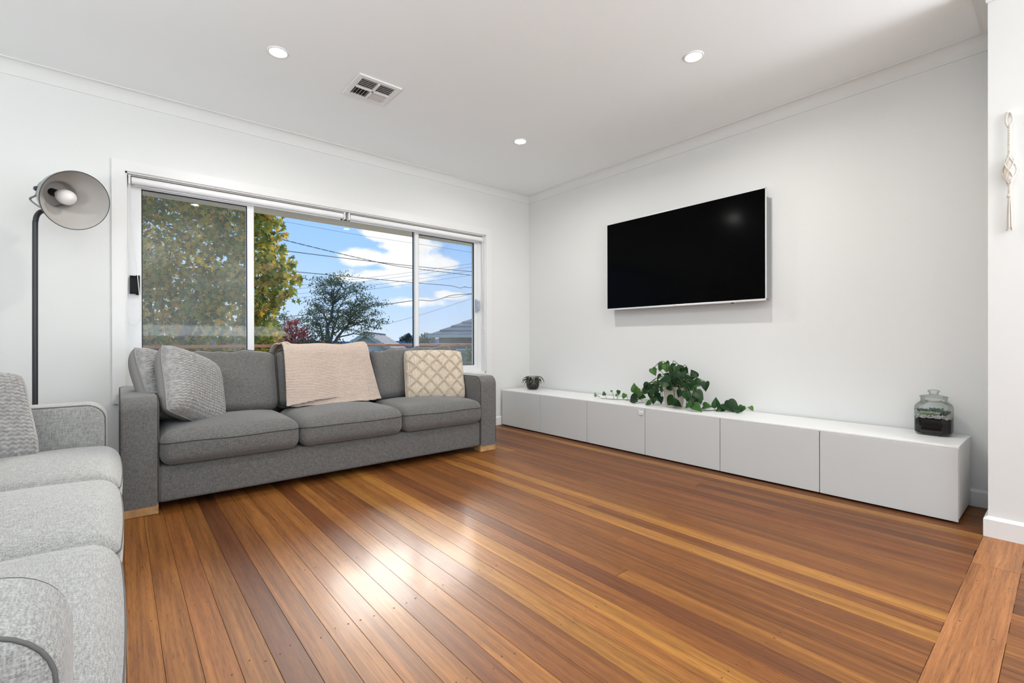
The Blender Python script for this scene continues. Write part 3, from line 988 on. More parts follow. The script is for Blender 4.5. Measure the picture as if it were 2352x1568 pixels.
# ================================================================== CUSHIONS AND THROW
def pillow(name, w, h, T, n, disp, mat, M, loc, label, group=None, back=None, dispback=True, edge=None):
    vs_, fs_ = [], []
    def pos(a, b, side):
        k_ = 0.075 * (a * a * b * b) ** 2
        x = w / 2 * a * (1 - 0.035 * (1 - b * b) - k_); y = h / 2 * b * (1 - 0.035 * (1 - a * a) - k_)
        t = (max(0, 1 - a ** 4) * max(0, 1 - b ** 4)) ** 0.48
        fade = min(1, 6 * (1 - max(abs(a), abs(b))) + 0.25)
        d = disp(a * w / 2, b * h / 2) if (side > 0 or dispback) else 0
        z = side * (T / 2 * t + d * fade)
        z += 0.010 * math.sin(3 * a + 1) * math.sin(2.2 * b)
        return Vector((x, y, z))
    idx = {}
    for side in (1, -1):
        for i in range(n + 1):
            for j in range(n + 1):
                border = i in (0, n) or j in (0, n)
                if side < 0 and border:
                    idx[(side, i, j)] = idx[(1, i, j)]; continue
                idx[(side, i, j)] = len(vs_)
                p = pos(-1 + 2 * i / n, -1 + 2 * j / n, side)
                vs_.append(p)
        for i in range(n):
            for j in range(n):
                q = (idx[(side, i, j)], idx[(side, i + 1, j)], idx[(side, i + 1, j + 1)], idx[(side, i, j + 1)])
                fs_.append(q if side > 0 else tuple(reversed(q)))
    e = empty(name, loc, M.to_euler(), label=label, cat='cushion', group=group)
    Mi = M.inverted()
    for q in range(len(vs_)):          # the cushion settles where it rests on the seat
        wz = (M @ vs_[q]).z + loc[2]
        if wz < 0.440:
            vs_[q] = Mi @ ((M @ vs_[q]) + Vector((0, 0, (0.440 - wz) * 0.88)))
    half = n * n
    if back is None:
        mesh('cover', vs_, fs_, mat, e, True)
    else:
        # front and back of different cloth
        for nm, fl, mm in (('front_cover', fs_[:half], mat), ('back_cover', fs_[half:], back)):
            used = sorted({i for f in fl for i in f}); mp = {k: i for i, k in enumerate(used)}
            mesh(nm, [vs_[k] for k in used], [tuple(mp[i] for i in f) for f in fl], mm, e, True)
    # seam welt round the edge
    loop = [pos(-1 + 2 * i / 40, -1, 1) for i in range(40)] + [pos(1, -1 + 2 * i / 40, 1) for i in range(40)] + \
           [pos(1 - 2 * i / 40, 1, 1) for i in range(40)] + [pos(-1, 1 - 2 * i / 40, 1) for i in range(41)]
    for q in range(len(loop)):
        wz = (M @ loop[q]).z + loc[2]
        if wz < 0.440: loop[q] = Mi @ ((M @ loop[q]) + Vector((0, 0, (0.440 - wz) * 0.88)))
    G().tube(loop, 0.0042, 6, cap=False).obj('seam', edge or mat, e, smooth=True)
    return e
def tri(t): t = t - math.floor(t); return abs(2 * t - 1)
def knit(rows_per_m, cols_per_m, A):
    def f(x, y):
        ph = y * rows_per_m + 0.42 * tri(x * cols_per_m)
        s = abs(math.sin(PI * ph)) ** 0.7
        t = 0.75 + 0.25 * abs(math.sin(PI * x * cols_per_m * 2))
        return A * (s * t - 0.5)
    return f
def crochet(K, A):
    def f(x, y):
        a, b = (x * 1.06 + y) * K, (x * 1.06 - y) * K
        fa, fb = a - math.floor(a), b - math.floor(b)
        def cords(t):
            d = min(t, 1 - t)
            return max(0.0, 1 - abs(d - 0.055) / 0.055)
        lat = max(cords(fa), cords(fb)) ** 0.6
        # fan of strands spreading from the lower corner of each diamond
        ux, uy = fa - fb, fa + (1 - fb)
        ang = math.atan2(fa + 0.02, (1 - fb) + 0.02)
        rad = math.hypot(fa, 1 - fb)
        fan = (0.5 + 0.5 * math.cos(ang * 18)) * min(1, rad * 2.2) * max(0, 1.25 - rad)
        inside = 0.55 * fan + 0.12
        return A * (max(lat * 0.95, inside if min(fa, 1 - fa, fb, 1 - fb) > 0.11 else 0) - 0.4)
    return f
KN = knit(58, 44, 0.0105)
def P_(name, *a, **k): return pillow(name, *a, **k)
P_('knitted_cushion', 0.44, 0.44, 0.20, 150, KN, MT['knit'], frame_from((0.74, -0.58, 0.34), (0.10, 0, 1), R(-20)), (-3.270, -0.615, 0.636),
   'grey knitted cushion lying over the other knitted cushion on the charcoal sofa', back=MT['linen'], dispback=False, edge=MT['linen'])
P_('knitted_cushion', 0.44, 0.44, 0.19, 150, KN, MT['knit'], frame_from((0.82, -0.46, 0.34), (0, 0.1, 1), R(-12)), (-3.385, -0.425, 0.636),
   'grey knitted cushion wedged between the sofa arm and another knitted cushion', back=MT['linen'], dispback=False, edge=MT['linen'])
P_('crochet_cushion', 0.51, 0.45, 0.18, 210, crochet(8.2, 0.016), MT['cream'], frame_from((-0.30, -0.88, 0.34), (0.02, 0, 1), 0), (-1.565, -0.545, 0.622),
   'cream square cushion with crocheted diamond pattern on the charcoal sofa', dispback=False)
P_('knitted_cushion', 0.42, 0.42, 0.12, 90, KN, MT['knitdark'], frame_from((-0.12, -0.90, 0.42), (0, 0, 1), R(16)), (-1.460, -0.425, 0.655),
   'dark brown-grey knitted cushion hidden behind the cream crocheted one')
P_('knitted_cushion', 0.44, 0.42, 0.20, 150, KN, MT['knit'], frame_from((0.30, -0.78, 0.55), (0.03, 0, 1), 0), (-4.085, -1.250, 0.602),
   'chunky grey knitted cushion standing on the lightened sofa', back=MT['linen'], dispback=False, edge=MT['linen'])

def make_throw():
    e = empty('throw_blanket', (0, 0, 0), label='blush pink garter-knit throw draped over the sofa back', cat='blanket')
    def layer(name, x0f, x1f, prof, nv_, nu_, off, ridge, end, seed):
        """prof: (y,z) path from the seat over the back cushion; end(u): how far along the path the front hem starts"""
        rg = random.Random(seed)
        P = bez([(0, p[0], p[1]) for p in prof], 12)
        ln = [0]
        for i in range(1, len(P)): ln.append(ln[-1] + (P[i] - P[i - 1]).length)
        def at(s):
            s = max(0, min(ln[-1] - 1e-6, s))
            lo = 0
            for i in range(1, len(ln)):
                if ln[i] >= s: lo = i - 1; break
            t = (s - ln[lo]) / max(1e-9, ln[lo + 1] - ln[lo])
            p = P[lo].lerp(P[lo + 1], t)
            d = (P[lo + 1] - P[lo]).normalized()
            return p, Vector((0, -d.z, d.y))
        vs_, fs_ = [], []
        for j in range(nv_ + 1):
            for i in range(nu_ + 1):
                u = i / nu_
                s0 = end(u)
                s = s0 + (ln[-1] - s0) * j / nv_
                p, nn = at(s)
                tz = s / ln[-1]
                x = x0f(tz) + (x1f(tz) - x0f(tz)) * u
                wav = 0.010 * math.sin(5.2 * u + 2 * tz + seed) * (1 - tz * 0.5) + 0.006 * math.sin(11 * u + 5 * tz)
                row = (s + 0.012 * math.sin(6 * u) * (1 - tz)) / ridge
                gar = 0.0060 * (abs(math.sin(PI * row)) ** 0.8) 
                q = p + nn * (off + wav + gar)
                vs_.append((x, q.y, q.z))
        for j in range(nv_):
            for i in range(nu_):
                a = j * (nu_ + 1) + i
                fs_.append((a, a + 1, a + nu_ + 2, a + nu_ + 1))
        o = mesh(name, vs_, fs_, MT['throw'], e, True)
        m = o.modifiers.new('thick', 'SOLIDIFY'); m.thickness = 0.007; m.offset = -1
        return o
    front = [(-0.520, 0.452), (-0.500, 0.50), (-0.470, 0.60), (-0.435, 0.70), (-0.400, 0.79), (-0.372, 0.845), (-0.330, 0.872), (-0.270, 0.872), (-0.215, 0.852), (-0.180, 0.80), (-0.165, 0.70), (-0.150, 0.60)]
    layer('front_fold', lambda t: -2.725 + 0.035 * t, lambda t: -2.030 - 0.055 * min(1, t * 2.6) ** 0.8 - 0.03 * max(0, t - 0.5), front, 400, 96, 0.016, 0.0112,
          lambda u: 0.006 + 0.040 * math.sin(PI * min(1, u * 1.1)) ** 2, 1)
    layer('under_fold', lambda t: -2.690 + 0.02 * t, lambda t: -2.13, front, 300, 70, 0.004, 0.0112, lambda u: 0.002, 3)
    # end of the throw slipping down behind the cushions
    tail = [(-0.36, 0.835), (-0.325, 0.868), (-0.27, 0.868), (-0.225, 0.845), (-0.185, 0.80), (-0.165, 0.72)]
    layer('trailing_corner', lambda t: -2.72 - 0.05 * t, lambda t: -2.62, tail, 120, 24, 0.020, 0.0112, lambda u: 0.10 * (1 - u), 5)
make_throw()

# ================================================================== FLOOR LAMP
def floor_lamp():
    bx, by = -3.952, -0.400
    e = empty('floor_lamp', (bx, by, 0.0006), label='tall dark grey floor lamp with large bell shade', cat='lamp')
    G().lathe([(0, 0), (0.150, 0), (0.150, 0.018), (0.143, 0.026), (0.03, 0.032), (0.016, 0.05), (0, 0.05)], 40).obj('base', MT['lampdark'], e, smooth=False)
    smooth_by_angle(e.children[-1], 30)
    top = Vector((0.045, 0.075, 1.705))
    pts = bez([(0, 0, 0.03), (0.002, 0, 0.8), (0.003, 0, 1.2), (0.004, 0, 1.52), (0.005, 0.002, 1.56), (0.010, 0.012, 1.595), (0.022, 0.034, 1.622), (0.038, 0.060, 1.634)], 8)
    G().tube(pts, 0.0118, 14).obj('pole', MT['lampdark'], e, smooth=True)
    d = Vector((0.50, -0.82, -0.33)).normalized()
    oc = Vector((0.170, -0.050, 1.690))      # centre of the opening, local to the base
    Mr = frame_from(d, (0, 0, 1)).to_4x4()
    Mx = Matrix.Translation(oc) @ Mr
    # outer bell (z = 0 at the opening, negative toward the neck)
    outer = [(0.160, 0.0), (0.1605, -0.004), (0.157, -0.012), (0.150, -0.040), (0.137, -0.075), (0.118, -0.110), (0.096, -0.135), (0.080, -0.146), (0.076, -0.150)]
    inner = [(0.158, 0.0), (0.154, -0.012), (0.147, -0.040), (0.134, -0.075), (0.115, -0.108), (0.094, -0.131), (0.080, -0.141), (0.077, -0.146), (0.0745, -0.150), (0.074, -0.205), (0.060, -0.222), (0.0, -0.224)]
    sh = G().lathe(outer, 56, Mx).obj('shade', MT['pedal'], e, smooth=True)
    G().lathe(inner, 56, Mx).obj('shade_lining', MT['lampin'], sh, smooth=True)
    G().lathe([(0.1600, -0.002), (0.1618, 0.0), (0.1600, 0.002), (0.1578, 0.0), (0.1600, -0.002)], 56, Mx).obj('rim', MT['lampdark'], sh, smooth=True)
    neck = [(0.076, -0.150), (0.0765, -0.205), (0.072, -0.222), (0.055, -0.236), (0.030, -0.240), (0.0, -0.240)]
    G().lathe(neck, 40, Mx).obj('neck', MT['pedal'], sh, smooth=True)
    G().lathe([(0.0, -0.224), (0.021, -0.223), (0.021, -0.165), (0.0, -0.165)], 20, Mx).obj('socket', MT['blackp'], e, smooth=False)
    G().lathe([(0.016, -0.172), (0.022, -0.155), (0.036, -0.125), (0.043, -0.098), (0.040, -0.072), (0.026, -0.053), (0.0, -0.047)], 28, Mx).obj('bulb', MT['bulb'], e, smooth=True)
    # yoke: a strap from the pole to both sides of the neck
    side = (Mr.to_3x3() @ Vector((1, 0, 0)))
    nk = oc - d * 0.185
    low = Vector((0.038, 0.060, 1.636))
    for s in (-1, 1):
        pv = nk + side * (0.083 * s)
        pts = bez([low, low.lerp(pv, 0.35) + side * (0.035 * s) - d * 0.04, pv - Vector((0, 0, 0.035)) - d * 0.01, pv + Vector((0, 0, 0.012))], 6)
        G().tube(pts, 0.0140, 8, flat=0.30).obj('yoke', MT['pedal'], e, smooth=True)
        Mk = Matrix.Translation(pv) @ frame_from(side * s).to_4x4()
        G().lathe([(0, -0.006), (0.013, -0.006), (0.015, 0.004), (0.010, 0.014), (0, 0.015)], 16, Mk).obj('pivot_knob', MT['lampdark'], e, smooth=False)
    return e
floor_lamp()

# ================================================================== LOW CABINETS
CY0, CZT = -0.035, 0.3845
DL = ['white handleless cabinet at the window end of the row', 'white handleless cabinet under the trailing plant', 'white handleless cabinet carrying the glass jar terrarium']
for i in range(3):
    ya = CY0 - 1.2 * i
    yb = ya - 1.2
    e = empty('low_cabinet', (-0.22, (ya + yb) / 2, 0.0), label=DL[i], cat='cabinet', group='low cabinets along the television wall')
    g = G()
    X0, X1, hw = -0.190, 0.200, 0.6
    t = 0.016
    g.box(X0, X1, -hw + 0.001, -hw + t, 0.022, 0.371); g.box(X0, X1, hw - t, hw - 0.001, 0.022, 0.371)
    g.box(X0, X1, -hw + t, hw - t, 0.022, 0.038); g.box(X1 - 0.006, X1, -hw + t, hw - t, 0.038, 0.371)
    g.box(X0, X1, -0.008, 0.008, 0.038, 0.371)
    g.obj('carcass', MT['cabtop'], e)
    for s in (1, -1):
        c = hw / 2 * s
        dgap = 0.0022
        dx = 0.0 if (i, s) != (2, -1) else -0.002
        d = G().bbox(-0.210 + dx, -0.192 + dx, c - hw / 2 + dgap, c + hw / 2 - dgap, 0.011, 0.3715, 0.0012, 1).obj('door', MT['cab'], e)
        if i == 1 and s > 0:
            # round white stick-on child lock near the corner of this door
            sy, sz = -1.797 - (ya + yb) / 2, 0.340
            k = G()
            Mk = Matrix.Translation((-0.2105, sy, sz)) @ Matrix.Rotation(R(-90), 4, 'Y')
            pts = [(0.0165 * math.cos(R(a)), 0.0165 * math.sin(R(a)), 0.003) for a in range(40, 330, 10)]
            k.tube(pts, 0.006, 6, Mk, flat=0.6)
            k.lathe([(0, 0), (0.011, 0), (0.010, 0.004), (0, 0.005)], 16, Mk)
            k.obj('stick_on_lock', MT['plastic'], d, smooth=True)
    for (fx, fy) in ((-0.17, -0.56), (-0.17, 0.56), (0.17, -0.56), (0.17, 0.56), (-0.17, 0), (0.17, 0)):
        G().lathe([(0, 0.0007), (0.020, 0.0007), (0.020, 0.008), (0.012, 0.022), (0, 0.022)], 14, Matrix.Translation((fx, fy, 0))).obj('foot', MT['blackp'], e)
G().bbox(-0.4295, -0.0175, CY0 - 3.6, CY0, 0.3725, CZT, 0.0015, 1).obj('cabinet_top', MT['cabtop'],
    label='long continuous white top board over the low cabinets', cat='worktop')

# ================================================================== TELEVISION
def tv():
    y0, y1, z0, z1 = -2.608, -1.203, 1.198, 1.990
    e = empty('television', (0, (y0 + y1) / 2, (z0 + z1) / 2), label='large black wall-mounted flat television with thin silver edge', cat='television')
    hy, hz = (y1 - y0) / 2, (z1 - z0) / 2
    g = G(); t = 0.0045
    for (a, b, c, d) in ((-hy, hy, hz - t, hz), (-hy, -hy + t, -hz, hz), (hy - t, hy, -hz, hz)):
        g.box(-0.1055, -0.091, a, b, c, d)
    g.obj('bezel', MT['tvsilver'], e)
    G().bbox(-0.108, -0.089, -hy, hy, -hz - 0.006, -hz + 0.009, 0.002, 2).obj('bottom_bar', MT['tvsilver'], e)
    G().box(-0.104, -0.093, -hy + t, hy - t, -hz + 0.009, hz - t).obj('screen_panel', MT['tvscreen'], e)
    G().bbox(-0.092, -0.022, -hy + 0.0015, hy - 0.0015, -hz + 0.004, hz - 0.060, 0.004, 2).obj('rear_housing', MT['tvback'], e)
    G().box(-0.023, -0.0005, -0.22, 0.22, -0.2, 0.2).obj('wall_bracket', MT['blackp'], e)
    G().bbox(-0.105, -0.097, -0.475, -0.455, -hz - 0.012, -hz - 0.005, 0.001, 1).obj('infrared_receiver', MT['blackp'], e)
    # small maker's mark on the bottom bar, three faint strokes
    k = G()
    for q in (-0.010, 0.0, 0.010):
        k.box(-0.1086, -0.1079, q - 0.0035, q + 0.0035, -hz - 0.001, -hz + 0.004)
    k.obj('maker_mark', MT['alugrey'], e)
tv()

# ================================================================== CEILING FITTINGS
def downlight(x, y, label, watts):
    e = empty('downlight', (x, y, ZC), label=label, cat='light', group='round recessed ceiling downlights')
    G().lathe([(0.044, -0.002), (0.046, -0.007), (0.053, -0.0055), (0.0565, -0.0005), (0.0565, 0.0), (0.044, 0.0)], 40).obj('trim_ring', MT['plastic'], e, smooth=True)
    G().lathe([(0.0, -0.0035), (0.0445, -0.0035), (0.0445, -0.001), (0, -0.001)], 40).obj('diffuser', MT['diffuser'], e)
    d = bpy.data.lights.new('downlight_lamp', 'AREA')
    d.shape = 'DISK'; d.size = 0.085; d.energy = watts; d.color = (1.0, 0.965, 0.92); d.spread = R(165)
    o = bpy.data.objects.new('downlight_lamp', d)
    COL.objects.link(o); o.parent = e; o.location = (0, 0, -0.010)
downlight(-2.905, -1.096, 'lit ceiling downlight above the charcoal sofa beside the air vent', DOWNLIGHT_W)
downlight(-1.065, -1.076, 'lit ceiling downlight in the corner between window wall and television wall', DOWNLIGHT_W)
downlight(-1.049, -2.587, 'lit ceiling downlight above the floor in front of the television', DOWNLIGHT_W)
downlight(-2.905, -2.587, 'lit ceiling downlight above the lightened sofa seat', DOWNLIGHT_W)
for (xx, yy, lb) in ((-3.4, -5.2, 'lit downlight of the rear room near the added side window'), (-1.2, -5.2, 'lit downlight of the rear room behind the nib wall'),
                     (-2.3, -6.9, 'lit downlight of the rear room near the added glazed doors')):
    downlight(xx, yy, lb, DOWNLIGHT_W)

def vent():
    e = empty('ceiling_vent', (-2.328, -1.054, ZC), label='square white four-way air vent set in the ceiling', cat='vent')
    h = 0.142
    b = 0.034
    g = G()
    for (x0, x1, y0, y1) in ((-h, h, h - b, h), (-h, h, -h, -h + b), (-h, -h + b, -h + b, h - b), (h - b, h, -h + b, h - b)):
        g.bbox(x0, x1, y0, y1, -0.011, -0.0005, 0.003, 2)
    g.obj('rim', MT['plastic'], e)
    g = G()
    g.bbox(-0.007, 0.007, -h + b, h - b, -0.016, -0.002, 0.001, 1); g.bbox(-h + b, h - b, -0.007, 0.007, -0.016, -0.002, 0.001, 1)
    g.obj('cross_bar', MT['plastic'], e)
    G().box(-h + b, h - b, -h + b, h - b, -0.0012, -0.0004).obj('duct_shade_plate', MT['ventdark'], e)  # dark plate under the solid ceiling, its colour standing in for duct shade
    q0, q1 = 0.007, h - b
    for (sx, sy) in ((-1, -1), (1, -1), (1, 1), (-1, 1)):
        n = 5
        along_y = (sx, sy) == (-1, 1)
        for k in range(n):
            c = q0 + (q1 - q0) * (k + 0.5) / n
            ln = (q1 - q0) / 2 - 0.0008
            m = (q0 + q1) / 2
            if along_y:
                Mx = Matrix.Translation((sx * c, sy * m, -0.008)) @ Matrix.Rotation(R(-55), 4, 'Y') @ Matrix.Rotation(R(90), 4, 'Z')
            else:
                Mx = Matrix.Translation((sx * m, sy * c, -0.008)) @ Matrix.Rotation(R(42 if sy < 0 else -38), 4, 'X')
            G().box(-ln, ln, -0.0085, 0.0085, -0.0008, 0.0008, Mx).obj('slat', MT['ventslat'], e)
vent()

# ================================================================== TRAILING POT PLANT
def heart_leaf(fold=0.18, droop=0.25):
    half = [(0.0, 0.10), (0.10, -0.02), (0.24, -0.05), (0.38, 0.04), (0.44, 0.20), (0.41, 0.40), (0.31, 0.60), (0.17, 0.80), (0.05, 0.94), (0.0, 1.02)]
    vs_, fs_ = [], []
    mids = [0.10, 0.12, 0.16, 0.20, 0.28, 0.42, 0.60, 0.80, 0.93, 1.02]
    def lift(x, y): return fold * abs(x) - droop * (y - 0.25) ** 2
    for s in (-1, 1):
        b = len(vs_)
        for (x, y), m in zip(half, mids):
            vs_.append((0, m, lift(0, m))); vs_.append((s * x * 0.55, y * 0.7 + m * 0.3, lift(x * 0.55, y) + 0.02)); vs_.append((s * x, y, lift(x, y)))
        for i in range(len(half) - 1):
            for c in (0, 1):
                q = (b + 3 * i + c, b + 3 * i + c + 1, b + 3 * i + c + 4, b + 3 * i + c + 3)
                fs_.append(q if s > 0 else tuple(reversed(q)))
    return vs_, fs_
LEAFV = []
for fo, dr in ((0.18, 0.25), (0.30, 0.40), (0.08, 0.15), (0.45, 0.3)):
    v_, f_ = heart_leaf(fo, dr)
    me = bpy.data.meshes.new('leaf'); me.from_pydata(v_, [], f_); me.shade_smooth()
    LEAFV.append(me)
def plant():
    px, py = -0.235, -1.972
    e = empty('potted_plant', (px, py, CZT + 0.0004), label='trailing heart-leaf plant in cream pot on the low cabinets', cat='plant')
    O = Vector((px, py, CZT + 0.0004))
    G().lathe([(0, 0.0), (0.060, 0.0), (0.066, 0.006), (0.082, 0.135), (0.087, 0.138), (0.087, 0.162), (0.082, 0.165), (0.078, 0.162), (0.078, 0.150), (0.072, 0.145), (0, 0.145)], 44).obj('pot', MT['pot'], e, smooth=False)
    smooth_by_angle(e.children[-1], 35)
    G().lathe([(0.0775, 0.146), (0.05, 0.153), (0, 0.155)], 24).obj('soil', MT['soil'], e, smooth=True)
    rg = random.Random(5)
    lm = []
    for k in range(len(LEAFV)):
        a = LEAFV[k].copy(); a.materials.append(MT['leaf']); b = LEAFV[k].copy(); b.materials.append(MT['leafnew'])
        lm.append((a, b))
    def leaf(pos, tip, nrm, size, young=False, kind=None):
        k = rg.randrange(4) if kind is None else kind
        o = from_data('leaf', lm[k][1 if young else 0], e)
        t = Vector(tip).normalized(); n = Vector(nrm)
        n = (n - t * n.dot(t)).normalized()
        xax = t.cross(n)
        M = Matrix((xax, t, n)).transposed().to_4x4()
        MM = Matrix.Translation(Vector(pos)) @ M @ Matrix.Diagonal((size, size, size, 1))
        ws = [MM @ v.co for v in lm[k][0].vertices]
        dz = max(0.0, CZT + 0.0015 - min(w.z for w in ws)); dx = min(0.0, -0.010 - max(w.x for w in ws))
        o.matrix_local = Matrix.Translation(Vector((dx, 0, dz)) - O) @ MM
        return o
    def stem(pts, r=0.0022):
        G().tube([Vector(p) - O for p in bez(pts, 5)], r, 5).obj('stem', MT['vine'], e, smooth=True)
    def crop(cx, cy, X): return on_x(1340 + cx / 5.6, 810 + cy / 5.6, X)
    # crown leaves: position in the photograph, size, distance from the wall, tip heading (degrees, 0 = right, 90 = up)
    crown = [(905, 245, 118, -.27, -60), (1000, 185, 125, -.25, -110), (1080, 150, 95, -.22, -30), (1060, 285, 72, -.29, 170), (1140, 235, 115, -.26, -70),
             (1025, 370, 190, -.36, 165), (1150, 315, 135, -.30, -150), (1240, 325, 125, -.32, -95), (1262, 225, 112, -.24, -120), (1335, 325, 105, -.22, -40),
             (1415, 265, 118, -.20, 125), (1480, 395, 165, -.24, 10), (1568, 430, 125, -.26, -75), (1345, 455, 135, -.28, -100), (1232, 530, 120, -.37, -115),
             (1120, 625, 165, -.38, -125), (955, 405, 105, -.30, -70), (1105, 390, 105, -.30, -60), (1195, 380, 110, -.31, -100), (1490, 545, 150, -.28, -35),
             (1500, 620, 92, -.22, -80), (1385, 610, 130, -.31, -45), (1345, 685, 115, -.35, 200), (1465, 715, 140, -.34, -25), (1215, 665, 120, -.32, -20),
             (900, 605, 120, -.28, -80), (890, 465, 130, -.27, -130), (815, 450, 145, -.25, -115), (930, 515, 120, -.24, -60), (760, 565, 120, -.26, -10),
             (640, 600, 165, -.29, 205), (700, 535, 150, -.27, -140), (830, 660, 100, -.33, -160), (1300, 540, 100, -.25, -85), (1180, 300, 90, -.20, -60),
             (1110, 210, 90, -.17, -130), (1300, 400, 120, -.17, -70), (1010, 470, 90, -.16, -110), (1385, 350, 100, -.15, -30), (1150, 180, 80, -.20, -20),
             (1230, 170, 70, -.22, 20), (1320, 230, 90, -.18, -50), (1420, 470, 100, -.18, -70), (860, 540, 100, -.20, -100), (960, 560, 95, -.17, -80),
             (1060, 200, 110, -.28, -80), (1190, 230, 115, -.27, -100), (1290, 290, 110, -.27, -60), (1080, 330, 110, -.27, -100), (970, 320, 100, -.22, -140), (1390, 400, 120, -.26, -50),
             (1250, 420, 110, -.34, -120), (1330, 560, 120, -.33, -80), (1440, 620, 110, -.25, -30), (880, 520, 110, -.30, -100), (780, 500, 100, -.28, -150), (1210, 290, 100, -.31, -40),
             (1000, 610, 110, -.20, -90), (1100, 450, 100, -.33, -170), (1160, 160, 90, -.25, 40), (1430, 300, 90, -.22, -20), (1280, 480, 110, -.2, -70), (940, 460, 100, -.33, -60)]
    for (cx, cy, s, X, ang) in crown:
        p = crop(cx, cy, X)
        size = s * 0.00060 * (1 - (X + .235) * -0.25)
        a = R(ang + rg.uniform(-10, 10))
        # picture plane axes of the wall: right = -y, up = z
        t = Vector((rg.uniform(-0.35, 0.05), -math.cos(a), math.sin(a)))
        n = Vector((-0.75, -0.35, 0.55)) + Vector((rg.uniform(-.3, .3), rg.uniform(-.45, .45), rg.uniform(-.25, .35)))
        base = p - t.normalized() * size * 0.5
        if base.z < CZT + 0.012: base.z = CZT + 0.012
        tipz = base.z + t.normalized().z * size
        if tipz < CZT + 0.004: t.z = (CZT + 0.006 - base.z) / size
        leaf(base, t, n, size)
        top = O + Vector((rg.uniform(-.04, .04), rg.uniform(-.04, .04), 0.15))
        mid = top.lerp(base, 0.5) + Vector((-0.03, 0, 0.05 + 0.10 * max(0, 0.75 - base.z)))
        if base.z < CZT + 0.13:
            mid = top.lerp(base, 0.55); mid.z = max(top.z, base.z) + 0.03
            out = (base - O); out.z = 0
            mid += out.normalized() * 0.03 if out.length > 0.02 else Vector((-0.03, 0, 0))
        stem([top, mid, base])
    # arching bare stems over the crown
    for pts in ([(1180, 420), (1040, 115), (905, 190)], [(1200, 400), (1150, 110), (1260, 190)], [(1220, 420), (1290, 165), (1345, 205)], [(1100, 420), (1000, 300), (850, 400)]):
        stem([crop(c[0], c[1], -.25 - 0.02 * i) for i, c in enumerate(pts)], 0.0024)
    # the two trailing vines lying on the top board
    zt = CZT + 0.006
    def on_top(cx, cy):
        d = _ray(1340 + cx / 5.6, 810 + cy / 5.6)
        p = CAMP + d * ((zt - CAMP.z) / d.z)
        p.x = min(p.x, -0.030)
        return p
    def vine(cps, r=0.0024):
        top = O + Vector((-0.03, 0, 0.15))
        P = [on_top(*c) for c in cps]
        first = P[0]
        rimp = O + (first - O).normalized() * 0.10; rimp.z = O.z + 0.165
        pts = bez([top, rimp, first.lerp(rimp, 0.3)] + P, 6)
        for p in pts: p.z = max(p.z, zt); p.x = min(p.x, -0.02)
        G().tube([p - O for p in pts], r, 6).obj('vine', MT['vine'], e, smooth=True)
        return P
    vine([(830, 610), (560, 602), (400, 598), (230, 584)])
    vine([(960, 600), (780, 632), (640, 625), (520, 600)])
    vine([(1390, 660), (1540, 735), (1680, 738), (1830, 735), (2020, 765)])
    vine([(1330, 690), (1480, 712), (1600, 705), (1680, 690)])
    # leaves that stand up from the vines: (foot on the board), (leaf centre), size, tip heading, young?
    for (fx, fy, cx, cy, s, ang, yg) in [(300, 592, 265, 520, 66, 100, 1), (395, 598, 358, 490, 36, 150, 1), (440, 600, 452, 515, 78, -100, 0), (430, 598, 422, 545, 48, 190, 1),
                                         (575, 600, 522, 560, 88, -110, 1), (225, 584, 150, 548, 46, 160, 1), (225, 584, 150, 522, 36, 20, 1), (700, 625, 655, 445, 130, 100, 1),
                                         (760, 632, 690, 480, 110, 80, 1), (950, 610, 970, 625, 95, 215, 1), (1560, 735, 1590, 685, 115, 5, 0), (1680, 735, 1705, 640, 128, 95, 0),
                                         (1720, 735, 1765, 715, 115, -160, 0), (1760, 738, 1860, 740, 160, -40, 0), (1830, 735, 1925, 680, 175, -25, 0), (1990, 760, 2032, 722, 95, -110, 0),
                                         (2030, 766, 2165, 718, 62, -55, 1), (1690, 738, 1740, 765, 75, -30, 0), (1400, 700, 1395, 705, 80, 150, 1), (1900, 755, 1960, 735, 95, 170, 0)]:
        foot = on_top(fx, fy)
        c = on_x(1340 + cx / 5.6, 810 + cy / 5.6, foot.x - 0.01)
        size = s * 0.00060
        a = R(ang)
        t = Vector((rg.uniform(-.3, 0), -math.cos(a), math.sin(a))).normalized()
        base = c - t * size * 0.5
        if base.z < zt: base.z = zt
        if base.z + t.z * size < zt: t.z = (zt - base.z) / size
        leaf(base, t, Vector((-0.8, -0.35, 0.5 if ang < 60 else 0.2)) + Vector((0, rg.uniform(-.3, .3), 0)), size, bool(yg))
        m = foot.lerp(base, 0.5) + Vector((0, 0, 0.006))
        stem([foot, m, base], 0.0016)
plant()

